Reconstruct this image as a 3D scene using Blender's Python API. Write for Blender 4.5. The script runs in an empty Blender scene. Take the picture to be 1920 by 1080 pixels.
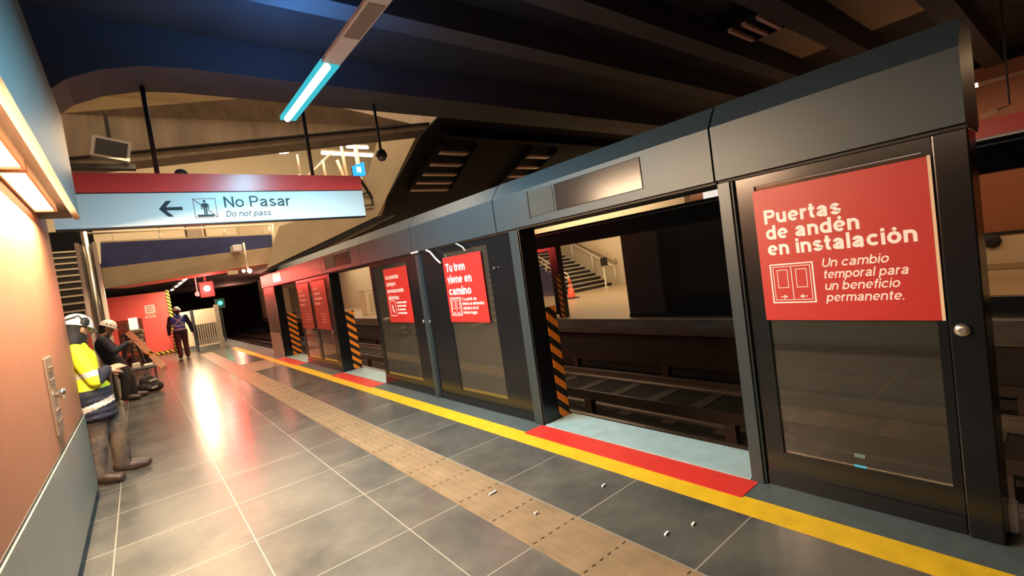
import bpy, bmesh, math, random
from mathutils import Vector, Matrix
random.seed(7)
sc = bpy.context.scene
C = sc.collection
PI = math.pi

# ------------------------------------------------------------------ camera
F_PX = 886.309
CAM_H = 1.55
def _d(px, py):
    return Vector((px - 960.0, -(py - 540.0), -F_PX)).normalized()
_Y = _d(256, 596)
_X = _d(2060, 341)
_X = (_X - _Y * _X.dot(_Y)).normalized()
_Z = _X.cross(_Y)
ROT = Matrix((_X, _Y, _Z))                       # camera space -> world
cam_data = bpy.data.cameras.new('camera')
cam_data.sensor_width = 36.0
cam_data.lens = F_PX / 1920.0 * 36.0
cam_data.clip_start = 0.05
cam_data.clip_end = 200
cam = bpy.data.objects.new('camera', cam_data)
C.objects.link(cam)
cam.matrix_world = Matrix.Translation((0, 0, CAM_H)) @ ROT.to_4x4()
sc.camera = cam
def ray(px, py):
    return ROT @ Vector((px - 960.0, -(py - 540.0), -F_PX))
def aty(px, py, y):                              # point on the plane Y = y
    r = ray(px, py); t = y / r.y
    return Vector((r.x * t, y, CAM_H + r.z * t))
def atx(px, py, x):
    r = ray(px, py); t = x / r.x
    return Vector((x, r.y * t, CAM_H + r.z * t))

# ------------------------------------------------------------------ world and exposure
w = bpy.data.worlds.new('world'); sc.world = w
w.use_nodes = True
w.node_tree.nodes['Background'].inputs[0].default_value = (0.30, 0.34, 0.42, 1)
w.node_tree.nodes['Background'].inputs[1].default_value = 0.012
vs = sc.view_settings
vs.view_transform = 'Standard'; vs.look = 'None'; vs.gamma = 1.0
vs.use_curve_mapping = False
vs.exposure = 0.28
sc.display_settings.display_device = 'sRGB'

def area(name, loc, size, power, color, rot=(0, 0, 0), size_y=None, spread=PI):
    d = bpy.data.lights.new(name, 'AREA'); d.energy = power; d.color = color
    d.size = size
    if size_y: d.shape = 'RECTANGLE'; d.size_y = size_y
    d.spread = spread
    o = bpy.data.objects.new(name, d); C.objects.link(o)
    o.location = loc; o.rotation_euler = rot
    return o
def point(name, loc, power, color, r=0.08):
    d = bpy.data.lights.new(name, 'POINT'); d.energy = power; d.color = color; d.shadow_soft_size = r
    o = bpy.data.objects.new(name, d); C.objects.link(o); o.location = loc
    return o
WARM = (1.0, 0.62, 0.33)
# unseen lamps of the station, plus two added fills: hall above, opposite platform, far mezzanine, platform behind the camera
area('hall_light', (3.0, 15.0, 9.6), 7, 1400, (1.0, 0.76, 0.50), (0, 0, 0), 8)
area('hall_light', (3.5, 6.9, 9.6), 8, 420, (1.0, 0.76, 0.52), (math.radians(18), 0, 0), 1.2)  # added fill for the front face of the upper concrete beam
area('hall_light', (3.0, 20.0, 5.9), 8, 330, (1.0, 0.76, 0.50), (0, 0, 0), 2)
area('opposite_light', (10.8, 1.5, 3.75), 0.5, 90, WARM, (0, 0, 0), 7)
area('opposite_light', (10.6, 10.5, 3.8), 0.5, 150, (1.0, 0.76, 0.5), (0, math.radians(-35), 0), 5.0)  # added fill aimed at the cream soffit beam
area('opposite_light', (13.6, 12.5, 3.9), 4.5, 260, (1.0, 0.74, 0.46), (0, 0, 0), 4.5)
area('opposite_light', (11.0, 27.0, 3.6), 3.0, 420, (1.0, 0.78, 0.52), (0, 0, 0), 18)
area('platform_light', (0.2, -2.6, 3.6), 0.5, 3, (1.0, 0.70, 0.46), (0, 0, 0), 3.0)
area('platform_light', (0.6, 9.5, 3.9), 1.2, 90, (1.0, 0.66, 0.38), (0, 0, 0), 4.0)

# ------------------------------------------------------------------ materials
_m = {}
def mat(name, color, rough=0.5, metal=0.0, spec=0.5, var=0.0, scale=6.0, bump=0.0, var_col=None, stretch=(1, 1, 1), coat=0.0):
    if name in _m: return _m[name]
    m = bpy.data.materials.new(name); m.use_nodes = True
    nt = m.node_tree; b = nt.nodes['Principled BSDF']
    b.inputs['Base Color'].default_value = (*color, 1)
    b.inputs['Roughness'].default_value = rough
    b.inputs['Metallic'].default_value = metal
    b.inputs['Specular IOR Level'].default_value = spec
    b.inputs['Coat Weight'].default_value = coat
    if var or bump:
        g = nt.nodes.new('ShaderNodeNewGeometry')
        mp = nt.nodes.new('ShaderNodeMapping'); mp.inputs['Scale'].default_value = stretch
        nt.links.new(g.outputs['Position'], mp.inputs['Vector'])
        n = nt.nodes.new('ShaderNodeTexNoise'); n.inputs['Scale'].default_value = scale
        n.inputs['Detail'].default_value = 6; n.inputs['Roughness'].default_value = 0.6
        nt.links.new(mp.outputs['Vector'], n.inputs['Vector'])
        if var:
            mx = nt.nodes.new('ShaderNodeMix'); mx.data_type = 'RGBA'
            r = nt.nodes.new('ShaderNodeMapRange'); r.inputs['From Min'].default_value = 0.3; r.inputs['From Max'].default_value = 0.7
            nt.links.new(n.outputs['Fac'], r.inputs['Value'])
            nt.links.new(r.outputs['Result'], mx.inputs['Factor'])
            c2 = var_col or tuple(c * (1 - var) for c in color)
            mx.inputs['A'].default_value = (*color, 1); mx.inputs['B'].default_value = (*c2, 1)
            nt.links.new(mx.outputs['Result'], b.inputs['Base Color'])
        if bump:
            bp = nt.nodes.new('ShaderNodeBump'); bp.inputs['Strength'].default_value = bump; bp.inputs['Distance'].default_value = 0.01
            nt.links.new(n.outputs['Fac'], bp.inputs['Height']); nt.links.new(bp.outputs['Normal'], b.inputs['Normal'])
    _m[name] = m
    return m
def emit(name, color, strength):
    if name in _m: return _m[name]
    m = bpy.data.materials.new(name); m.use_nodes = True
    nt = m.node_tree; nt.nodes.remove(nt.nodes['Principled BSDF'])
    e = nt.nodes.new('ShaderNodeEmission'); e.inputs[0].default_value = (*color, 1); e.inputs[1].default_value = strength
    nt.links.new(e.outputs[0], nt.nodes['Material Output'].inputs[0])
    _m[name] = m
    return m
def glass(name, tint, refl=1.0, diffuse_mix=0.0):
    m = bpy.data.materials.new(name); m.use_nodes = True
    nt = m.node_tree; nt.nodes.remove(nt.nodes['Principled BSDF'])
    t = nt.nodes.new('ShaderNodeBsdfTransparent'); t.inputs[0].default_value = (*tint, 1)
    g = nt.nodes.new('ShaderNodeBsdfGlossy'); g.inputs['Roughness'].default_value = 0.03; g.inputs[0].default_value = (0.95, 0.95, 0.95, 1)
    f = nt.nodes.new('ShaderNodeFresnel'); f.inputs[0].default_value = 1.55
    k = nt.nodes.new('ShaderNodeMath'); k.operation = 'MULTIPLY'; k.inputs[1].default_value = refl
    nt.links.new(f.outputs[0], k.inputs[0])
    x = nt.nodes.new('ShaderNodeMixShader')
    nt.links.new(k.outputs[0], x.inputs[0]); nt.links.new(t.outputs[0], x.inputs[1]); nt.links.new(g.outputs[0], x.inputs[2])
    out = x.outputs[0]
    if diffuse_mix:                                     # a small even share of tan diffuse over the pane
        d = nt.nodes.new('ShaderNodeBsdfDiffuse'); d.inputs[0].default_value = (0.42, 0.39, 0.33, 1)
        y = nt.nodes.new('ShaderNodeMixShader'); y.inputs[0].default_value = diffuse_mix
        nt.links.new(out, y.inputs[1]); nt.links.new(d.outputs[0], y.inputs[2]); out = y.outputs[0]
    nt.links.new(out, nt.nodes['Material Output'].inputs[0])
    return m
def floor_mat():
    m = bpy.data.materials.new('slate_tile_floor'); m.use_nodes = True
    nt = m.node_tree; b = nt.nodes['Principled BSDF']
    N = nt.nodes.new; L = nt.links.new
    g = N('ShaderNodeNewGeometry'); s = N('ShaderNodeSeparateXYZ'); L(g.outputs['Position'], s.inputs[0])
    def line(out, off, per, half):
        a = N('ShaderNodeMath'); a.operation = 'SUBTRACT'; a.inputs[1].default_value = off; L(out, a.inputs[0])
        p = N('ShaderNodeMath'); p.operation = 'PINGPONG'; p.inputs[1].default_value = per / 2; L(a.outputs[0], p.inputs[0])
        c = N('ShaderNodeMath'); c.operation = 'LESS_THAN'; c.inputs[1].default_value = half; L(p.outputs[0], c.inputs[0])
        return c.outputs[0]
    lx = line(s.outputs['X'], 0.40, 0.735, 0.0035)
    ly = line(s.outputs['Y'], 2.79, 0.757, 0.0035)
    mx = N('ShaderNodeMath'); mx.operation = 'MAXIMUM'; L(lx, mx.inputs[0]); L(ly, mx.inputs[1])
    n = N('ShaderNodeTexNoise'); n.inputs['Scale'].default_value = 2.2; n.inputs['Detail'].default_value = 8; n.inputs['Roughness'].default_value = 0.65
    L(g.outputs['Position'], n.inputs['Vector'])
    n2 = N('ShaderNodeTexNoise'); n2.inputs['Scale'].default_value = 38; n2.inputs['Detail'].default_value = 3
    L(g.outputs['Position'], n2.inputs['Vector'])
    ramp = N('ShaderNodeValToRGB')
    ramp.color_ramp.elements[0].position = 0.32; ramp.color_ramp.elements[0].color = (0.043, 0.048, 0.048, 1)
    ramp.color_ramp.elements[1].position = 0.72; ramp.color_ramp.elements[1].color = (0.100, 0.098, 0.086, 1)
    L(n.outputs['Fac'], ramp.inputs[0])
    mc = N('ShaderNodeMix'); mc.data_type = 'RGBA'; L(mx.outputs[0], mc.inputs['Factor'])
    L(ramp.outputs[0], mc.inputs['A']); mc.inputs['B'].default_value = (0.25, 0.235, 0.20, 1)
    # pale specks trodden into the slate
    sp = N('ShaderNodeMath'); sp.operation = 'GREATER_THAN'; sp.inputs[1].default_value = 0.80; L(n2.outputs['Fac'], sp.inputs[0])
    mc2 = N('ShaderNodeMix'); mc2.data_type = 'RGBA'; L(sp.outputs[0], mc2.inputs['Factor']); L(mc.outputs['Result'], mc2.inputs['A'])
    mc2.inputs['B'].default_value = (0.4, 0.4, 0.37, 1)
    L(mc2.outputs['Result'], b.inputs['Base Color'])
    rr = N('ShaderNodeMapRange'); rr.inputs['To Min'].default_value = 0.20; rr.inputs['To Max'].default_value = 0.30
    L(n.outputs['Fac'], rr.inputs['Value']); L(rr.outputs[0], b.inputs['Roughness'])
    b.inputs['Specular IOR Level'].default_value = 0.75
    bp = N('ShaderNodeBump'); bp.inputs['Strength'].default_value = 0.05; bp.inputs['Distance'].default_value = 0.01
    L(n.outputs['Fac'], bp.inputs['Height']); L(bp.outputs[0], b.inputs['Normal'])
    return m
def hazard(name, c1, c2, period, axis_u, slope):
    """diagonal stripes over world z + slope * (axis_u)"""
    m = bpy.data.materials.new(name); m.use_nodes = True
    nt = m.node_tree; b = nt.nodes['Principled BSDF']; N = nt.nodes.new; L = nt.links.new
    g = N('ShaderNodeNewGeometry'); d = N('ShaderNodeVectorMath'); d.operation = 'DOT_PRODUCT'
    v = [0, 0, 1.0]; v['xyz'.index(axis_u)] += slope
    d.inputs[1].default_value = v; L(g.outputs['Position'], d.inputs[0])
    mo = N('ShaderNodeMath'); mo.operation = 'FLOORED_MODULO'; mo.inputs[1].default_value = period; L(d.outputs['Value'], mo.inputs[0])
    lt = N('ShaderNodeMath'); lt.operation = 'LESS_THAN'; lt.inputs[1].default_value = period * 0.5; L(mo.outputs[0], lt.inputs[0])
    mx = N('ShaderNodeMix'); mx.data_type = 'RGBA'; L(lt.outputs[0], mx.inputs['Factor'])
    mx.inputs['A'].default_value = (*c1, 1); mx.inputs['B'].default_value = (*c2, 1)
    L(mx.outputs['Result'], b.inputs['Base Color']); b.inputs['Roughness'].default_value = 0.45
    return m

M_FLOOR = floor_mat()
M_TACT = mat('tactile_tile', (0.215, 0.155, 0.09), 0.45, var=0.35, scale=5, bump=0.1)
M_YEL = mat('yellow_line_paint', (0.68, 0.43, 0.012), 0.45, var=0.25, scale=7)
M_EDGE = mat('platform_edge_slab', (0.066, 0.090, 0.094), 0.5, var=0.3, scale=9)
M_REDPAINT = mat('red_floor_paint', (0.58, 0.030, 0.022), 0.45, var=0.18, scale=8)
M_SILL = mat('threshold_metal', (0.36, 0.52, 0.56), 0.42, metal=0.15, var=0.25, scale=7)
M_ORANGE = mat('orange_wall_paint', (0.31, 0.114, 0.051), 0.55, var=0.14, scale=3, bump=0.06)
M_GREYPAN = mat('grey_green_wall_panel', (0.165, 0.195, 0.17), 0.42, var=0.2, scale=2.5)
M_BLACK = mat('black_base', (0.012, 0.012, 0.013), 0.6)
M_FASCIA = mat('blue_grey_fascia', (0.135, 0.155, 0.155), 0.5, var=0.15, scale=3)
M_SOFFIT = mat('soffit_brown', (0.15, 0.12, 0.10), 0.55, var=0.2, scale=5)
M_CEIL = mat('dark_ceiling_paint', (0.035, 0.043, 0.055), 0.8, var=0.4, scale=1.2)
M_RIB = mat('dark_ceiling_rib', (0.060, 0.066, 0.078), 0.75, var=0.3, scale=1.5)
M_CREAM = mat('cream_concrete', (0.50, 0.40, 0.26), 0.7, var=0.2, scale=1.2)
M_CREAM2 = mat('cream_plaster', (0.62, 0.52, 0.35), 0.75, var=0.1, scale=1.0)
M_CONC = mat('stained_concrete', (0.36, 0.29, 0.21), 0.75, var=0.45, scale=1.6, stretch=(2.5, 2.5, 0.5))
M_BLUE = mat('navy_blue_tile', (0.050, 0.064, 0.19), 0.5, var=0.3, scale=4)
M_PSD = mat('anthracite_metal', (0.034, 0.050, 0.060), 0.36, metal=0.25, spec=0.5, var=0.12, scale=2)
M_HEAD = mat('header_metal', (0.036, 0.054, 0.066), 0.42, metal=0.2, spec=0.5, var=0.08, scale=2)
M_FRIT = mat('black_glass_border', (0.006, 0.007, 0.009), 0.22, spec=0.5)
M_SCREEN = mat('dark_display_glass', (0.02, 0.016, 0.015), 0.20, spec=0.35)
M_STEEL = mat('stainless_steel', (0.62, 0.58, 0.52), 0.28, metal=0.9)
M_RAIL = mat('white_handrail', (0.72, 0.66, 0.52), 0.4)
M_FADED = mat('faded_red', (0.36, 0.040, 0.034), 0.3)
M_RED = mat('poster_red', (0.43, 0.022, 0.020), 0.42)
M_REDSIGN = mat('sign_red', (0.88, 0.065, 0.05), 0.32)
M_WHITE = mat('print_white', (0.86, 0.80, 0.80), 0.5)
M_SIGNW = mat('sign_white', (0.80, 0.82, 0.80), 0.4)
M_SIGNK = mat('sign_black', (0.012, 0.016, 0.022), 0.5)
M_PIT = mat('sooty_track_bed', (0.012, 0.009, 0.007), 0.9, var=0.5, scale=3, bump=0.4)
M_PITW = mat('sooty_concrete', (0.036, 0.028, 0.022), 0.85, var=0.55, scale=2.5, bump=0.2, stretch=(1, .5, 2))
M_RAILST = mat('running_rail_steel', (0.30, 0.26, 0.23), 0.35, metal=0.8)
M_HOARD = mat('red_hoarding', (0.74, 0.10, 0.085), 0.45, var=0.1, scale=2)
M_HAZO = hazard('orange_black_tape', (0.012, 0.012, 0.012), (0.78, 0.23, 0.018), 0.155, 'x', 0.85)
M_HAZY = hazard('yellow_black_tape', (0.012, 0.012, 0.012), (0.78, 0.50, 0.04), 0.14, 'x', 0.9)
M_GLASS = glass('tinted_glass', (0.58, 0.58, 0.54), 2.0, 0.05)
M_TREAD = mat('stair_tread', (0.10, 0.085, 0.07), 0.6)
M_NOSE = mat('stair_nosing', (0.70, 0.60, 0.45), 0.45)
M_HALLFLOOR = mat('pale_terrazzo', (0.42, 0.31, 0.19), 0.3, var=0.15, scale=5)
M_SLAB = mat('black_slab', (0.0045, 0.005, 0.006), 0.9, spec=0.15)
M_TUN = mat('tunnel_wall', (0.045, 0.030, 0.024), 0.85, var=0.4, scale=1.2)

# ------------------------------------------------------------------ mesh helpers
ORG = {}
class MB:
    def __init__(s):
        s.bm = bmesh.new()
    def box(s, x0, x1, y0, y1, z0, z1, bev=0.0):
        r = bmesh.ops.create_cube(s.bm, size=1.0)
        vs_ = r['verts']
        bmesh.ops.scale(s.bm, verts=vs_, vec=(abs(x1 - x0), abs(y1 - y0), abs(z1 - z0)))
        bmesh.ops.translate(s.bm, verts=vs_, vec=((x0 + x1) / 2, (y0 + y1) / 2, (z0 + z1) / 2))
        if bev:
            es = list({e for v in vs_ for e in v.link_edges})
            bmesh.ops.bevel(s.bm, geom=es, offset=bev, segments=2, affect='EDGES', profile=0.5)
        return s
    def bar(s, p0, p1, wx, wy=None, up=(0, 0, 1)):
        """rectangular bar between two points"""
        p0 = Vector(p0); p1 = Vector(p1); d = p1 - p0; L = d.length; d.normalize()
        wy = wy or wx
        u = Vector(up)
        if abs(d.dot(u)) > 0.98: u = Vector((0, 1, 0))
        a = d.cross(u).normalized(); b_ = a.cross(d)
        vs_ = []
        for t in (p0, p1):
            for i, j in ((-1, -1), (1, -1), (1, 1), (-1, 1)):
                vs_.append(s.bm.verts.new(t + a * (i * wx / 2) + b_ * (j * wy / 2)))
        f = s.bm.faces.new
        f(vs_[3::-1]); f(vs_[4:])
        for k in range(4): f((vs_[k], vs_[(k + 1) % 4], vs_[4 + (k + 1) % 4], vs_[4 + k]))
        return s
    def tube(s, pts, r, n=12, r2=None):
        """round tube along points"""
        pts = [Vector(p) for p in pts]
        rings = []
        for i, p in enumerate(pts):
            d = (pts[min(i + 1, len(pts) - 1)] - pts[max(i - 1, 0)]).normalized()
            u = Vector((0, 0, 1)) if abs(d.z) < 0.95 else Vector((0, 1, 0))
            a = d.cross(u).normalized(); b_ = a.cross(d)
            rr = r if r2 is None else r + (r2 - r) * i / (len(pts) - 1)
            rings.append([s.bm.verts.new(p + (a * math.cos(2 * PI * k / n) + b_ * math.sin(2 * PI * k / n)) * rr) for k in range(n)])
        for a, b_ in zip(rings, rings[1:]):
            for k in range(n):
                f = s.bm.faces.new((a[k], a[(k + 1) % n], b_[(k + 1) % n], b_[k])); f.smooth = True
        s.bm.faces.new(rings[0][::-1]); s.bm.faces.new(rings[-1])
        return s
    def prism(s, poly, fn0, fn1):
        """polygon extruded between two mappings"""
        a = [s.bm.verts.new(fn0(*p)) for p in poly]; b_ = [s.bm.verts.new(fn1(*p)) for p in poly]
        s.bm.faces.new(a); s.bm.faces.new(b_[::-1])
        n = len(poly)
        for k in range(n): s.bm.faces.new((a[k], b_[k], b_[(k + 1) % n], a[(k + 1) % n]))
        return s
    def xz(s, poly, y0, y1):
        return s.prism(poly, lambda u, v: Vector((u, y0, v)), lambda u, v: Vector((u, y1, v)))
    def yz(s, poly, x0, x1):
        return s.prism(poly, lambda u, v: Vector((x0, u, v)), lambda u, v: Vector((x1, u, v)))
    def xy(s, poly, z0, z1):
        return s.prism(poly, lambda u, v: Vector((u, v, z0)), lambda u, v: Vector((u, v, z1)))
    def lathe(s, prof, c, n=24, axis='z'):
        """profile of (radius, height) turned about an axis through c"""
        c = Vector(c); rings = []
        for r, h in prof:
            ring = []
            for k in range(n):
                q = 2 * PI * k / n
                p = (r * math.cos(q), r * math.sin(q), h)
                if axis == 'x': p = (p[2], p[0], p[1])
                if axis == 'y': p = (p[0], p[2], p[1])
                ring.append(s.bm.verts.new(c + Vector(p)))
            rings.append(ring)
        for a, b_ in zip(rings, rings[1:]):
            for k in range(n):
                f = s.bm.faces.new((a[k], a[(k + 1) % n], b_[(k + 1) % n], b_[k])); f.smooth = True
        s.bm.faces.new(rings[0][::-1]); s.bm.faces.new(rings[-1])
        return s
    def add_mesh(s, me, fn):
        vs_ = [s.bm.verts.new(fn(v.co)) for v in me.vertices]
        for p in me.polygons:
            try: s.bm.faces.new([vs_[i] for i in p.vertices])
            except ValueError: pass
        return s
    def build(s, name, m, parent=None, local=False):
        bmesh.ops.recalc_face_normals(s.bm, faces=s.bm.faces[:])
        if parent is None:
            vv = [v.co for v in s.bm.verts]
            o = Vector(((min(v.x for v in vv) + max(v.x for v in vv)) / 2, (min(v.y for v in vv) + max(v.y for v in vv)) / 2, min(v.z for v in vv)))
        else:
            o = ORG[parent.name]
        if not local: bmesh.ops.translate(s.bm, verts=s.bm.verts[:], vec=-o)
        me = bpy.data.meshes.new(name); s.bm.to_mesh(me); s.bm.free()
        me.materials.append(m)
        ob = bpy.data.objects.new(name, me); C.objects.link(ob)
        if parent is None: ob.location = o
        else: ob.parent = parent
        ORG[ob.name] = o
        return ob
def tag(o, label=None, cat=None, group=None, kind=None):
    if label: o['label'] = label
    if cat: o['category'] = cat
    if group: o['group'] = group
    if kind: o['kind'] = kind
    return o
def thing(name, loc, label, cat, group=None, rz=0.0):
    o = bpy.data.objects.new(name, None); C.objects.link(o)
    o.location = loc; o.rotation_euler = (0, 0, rz); o.empty_display_size = 0.1
    ORG[o.name] = Vector(loc)
    return tag(o, label, cat, group)
def struct(name, mb, m, label=None):
    o = mb.build(name, m); o['kind'] = 'structure'
    if label: o['label'] = label
    return o
# lettering: plain grotesque letters drawn as pen strokes of even width; unit = capital height
def _arc(cx, cy, rx, ry, a0, a1, n=12):
    return [(cx + rx * math.cos(math.radians(a0 + (a1 - a0) * k / n)), cy + ry * math.sin(math.radians(a0 + (a1 - a0) * k / n))) for k in range(n + 1)]
def glyph(ch, t):
    """strokes (centre lines) and set width of a letter drawn with pen width t"""
    h = t / 2; x = .735; X = x - h; Cp = 1 - h; D = -.27
    acc = ch in 'áéíóú'
    if acc: ch = dict(zip('áéíóú', 'aeiou'))[ch]
    S = []; W = .68
    bowl = lambda cx, rx, a0=0, a1=360: _arc(cx, x / 2, rx, x / 2 - h, a0, a1, 20)
    if ch in 'oO': S = [bowl(.345, .345 - h)]; W = .69
    elif ch == 'c': S = [bowl(.345, .345 - h, 42, 318)]; W = .64
    elif ch == 'e': S = [bowl(.345, .335 - h, 0, 312), [(h, .36), (.68 - h, .36)]]; W = .68
    elif ch == 'a':
        r = .60 - h
        S = [_arc(.315, X - .17, .315 - h - .02, .17, 172, 0, 10) + [(r, .17), (r + .015, .05), (r + .05, 0)],
             [(r, .43), (.33, .395)] + _arc(.27, .2, .27 - h, .2 - h, 105, 330, 14) + [(r, .24)]]; W = .67
    elif ch == 's':
        S = [_arc(.30, X - .145, .275 - h, .145, 20, 180, 10)[0:] + [(.07 + h, .47), (.30, .375), (.52 - h, .27)] + _arc(.30, h + .16, .295 - h, .16, 0, -165, 10)]; W = .60
    elif ch == 'n': S = [[(h, 0), (h, x)], [(h, x - .26)] + _arc(.315, X - .22, .315 - h, .22, 160, 0, 12) + [(.63 - h, 0)]]; W = .63
    elif ch == 'h': S = [[(h, 0), (h, 1)], [(h, x - .26)] + _arc(.315, X - .22, .315 - h, .22, 160, 0, 12) + [(.63 - h, 0)]]; W = .63
    elif ch == 'u': S = [[(.63 - h, x), (.63 - h, 0)], [(h, x)] + _arc(.315, h + .22, .315 - h, .22, 180, 340, 12) + [(.63 - h, .26)]]; W = .63
    elif ch == 'm':
        q = .52
        S = [[(h, 0), (h, x)], [(h, x - .24)] + _arc(h + (q - h) / 2, X - .19, (q - h) / 2, .19, 160, 0, 10) + [(q, 0)], [(q, x - .24)] + _arc(q + (1.0 - h - q) / 2, X - .19, (1.0 - h - q) / 2, .19, 160, 0, 10) + [(1.0 - h, 0)]]; W = 1.0
    elif ch == 'r': S = [[(h, 0), (h, x)], [(h, x - .30)] + _arc(h + .27, X - .26, .27, .26, 165, 85, 7)]; W = .41
    elif ch == 't': S = [[(.17, .95)] + [(.17, .20)] + _arc(.31, .18, .14, .18 - h, 180, 285, 6), [(0, X), (.37, X)]]; W = .38
    elif ch == 'f': S = [[(.16, 0), (.16, .82)] + _arc(.30, .82, .14, 1 - h - .82, 180, 80, 6), [(0, X), (.36, X)]]; W = .36
    elif ch == 'i': S = [[(h, 0), (h, x)], [(h, 1.0), (h, 1.0 - max(t, .11))]]; W = t
    elif ch == 'l': S = [[(h, 0), (h, 1)]]; W = t
    elif ch == 'd': S = [bowl(.335, .335 - h), [(.67 - h, 0), (.67 - h, 1)]]; W = .67
    elif ch == 'b': S = [bowl(.335, .335 - h), [(h, 0), (h, 1)]]; W = .67
    elif ch == 'p': S = [bowl(.335, .335 - h), [(h, D), (h, x)]]; W = .67
    elif ch == 'g': S = [bowl(.335, .335 - h), [(.67 - h, x), (.67 - h, -.05)] + _arc(.33, -.05, .34 - h, .22 - h, 0, -160, 10)]; W = .67
    elif ch == 'v': S = [[(h * .9, x), (.31, 0 + h * .3), (.62 - h * .9, x)]]; W = .62
    elif ch == '.': S = [[(h, 0), (h, max(t, .12))]]; W = t
    elif ch == 'P': S = [[(h, 0), (h, 1)], [(h, Cp), (.42, Cp)] + _arc(.44, .70, .29 - h + .0, Cp - .70, 90, -90, 12) + [(h, .70 - (Cp - .70))]]; W = .72
    elif ch == 'T': S = [[(.36, 0), (.36, 1)], [(0, Cp), (.72, Cp)]]; W = .72
    elif ch == 'U': S = [[(h, 1)] + _arc(.39, .36, .39 - h, .36 - h, 180, 360, 16) + [(.78 - h, 1)]]; W = .78
    elif ch == 'N': S = [[(h, 0), (h, 1)], [(h, Cp), (.76 - h, h)], [(.76 - h, 0), (.76 - h, 1)]]; W = .76
    elif ch == 'D': S = [[(h, 0), (h, 1)], [(h, Cp), (.34, Cp)] + _arc(.36, .5, .40 - h, .5 - h, 90, -90, 16) + [(h, h)]]; W = .76
    elif ch == 'Y': S = [[(h * .8, 1), (.36, .45), (.72 - h * .8, 1)], [(.36, .48), (.36, 0)]]; W = .72
    elif ch == 'L': S = [[(h, 1), (h, h), (.56, h)]]; W = .58
    elif ch == ' ': return [], .36
    if acc: S = S + [[(W / 2 - .03, x + .075), (W / 2 + .11, x + .205)]]
    return S, W
def ribbon(mb, pts, t, fn):
    P = [Vector((p[0], p[1])) for p in pts]
    Q = [P[0]]
    for p in P[1:]:
        if (p - Q[-1]).length > 1e-4: Q.append(p)
    closed = len(Q) > 3 and (Q[0] - Q[-1]).length < 1e-3
    if closed: Q.pop()
    n = len(Q); Lf = []; Rt = []
    for i in range(n):
        d0 = Q[i] - Q[i - 1] if (i > 0 or closed) else Q[1] - Q[0]
        d1 = Q[(i + 1) % n] - Q[i] if (i < n - 1 or closed) else d0
        d0 = d0.normalized(); d1 = d1.normalized()
        m = (d0 + d1)
        m = m.normalized() if m.length > 1e-3 else d1
        nr = Vector((-m.y, m.x)); k = 1 / max(.45, nr.dot(Vector((-d1.y, d1.x))))
        Lf.append(mb.bm.verts.new(fn(*(Q[i] + nr * t / 2 * k)))); Rt.append(mb.bm.verts.new(fn(*(Q[i] - nr * t / 2 * k))))
    for i in range(n if closed else n - 1):
        j = (i + 1) % n
        mb.bm.faces.new((Lf[i], Rt[i], Rt[j], Lf[j]))
def put_text(mb, body, frame, u, v, cap, width=None, bold=0.0, shear=0.0, w_=0.0):
    """baseline start (u, v); cap = height of capitals; width fits the line to that length"""
    t = .125 + bold * 3.4; gap = .115 - t * .12; pen = 0.0; items = []
    for ch in body:
        S, W = glyph(ch, t); items.append((S, pen)); pen += W + (gap if ch != ' ' else 0)
    sx = width / (pen - gap) if width else cap
    for S, x0 in items:
        for k, st in enumerate(S):               # each stroke lies a hair above the one before
            ribbon(mb, st, t * (.62 if len(st) == 2 and st[0][1] == .36 else 1), lambda a, b, x0=x0, k=k: frame(u + (x0 + a + b * shear) * sx, v + b * cap, w_ + .00025 * k))
def quad(mb, frame, u0, u1, v0, v1, w0=0.0, w1=0.001):
    mb.prism([(u0, v0), (u1, v0), (u1, v1), (u0, v1)], lambda u, v: frame(u, v, w0), lambda u, v: frame(u, v, w1))
def outline(mb, frame, u0, u1, v0, v1, t, w0=0.0, w1=0.001):
    quad(mb, frame, u0, u1, v0, v0 + t, w0, w1); quad(mb, frame, u0, u1, v1 - t, v1, w0, w1)
    quad(mb, frame, u0, u0 + t, v0 + t, v1 - t, w0, w1); quad(mb, frame, u1 - t, u1, v0 + t, v1 - t, w0, w1)
def poly(mb, frame, pts, w0=0.0, w1=0.001):
    mb.prism(pts, lambda u, v: frame(u, v, w0), lambda u, v: frame(u, v, w1))

# ================================================================== SETTING
XW = -0.49                                       # left wall face
YW = 5.85                                        # far end of the left wall
struct('floor', MB().box(-4.2, 3.14, -8, 30, -0.35, 0), M_FLOOR)
struct('trim_1', MB().box(1.50, 1.86, -8, 19.5, 0.0, 0.004), M_TACT, 'tan ribbed tactile paving strip along the platform')
g = MB()
for k in range(6):
    x = 1.53 + k * 0.06
    y = -8 + 0.757 * 0.25
    while y < 19:
        g.box(x - 0.013, x + 0.013, y + 0.012, y + 0.366, 0.004, 0.0085); y += 0.3785
struct('trim_2', g, M_TACT, 'raised ribs of the tactile paving strip')
struct('trim_3', MB().box(2.45, 2.63, -8, 19.4, 0.0, 0.003), M_YEL, 'yellow safety line along the platform edge')
struct('trim_4', MB().box(2.632, 3.14, -8, 30, 0.0, 0.003), M_EDGE, 'grey edge slab between yellow line and doors')
struct('trim_5', MB().box(1.88, 2.43, 11.9, 13.7, 0.0, 0.004), M_TACT, 'tan paving block beside the far door')

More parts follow.
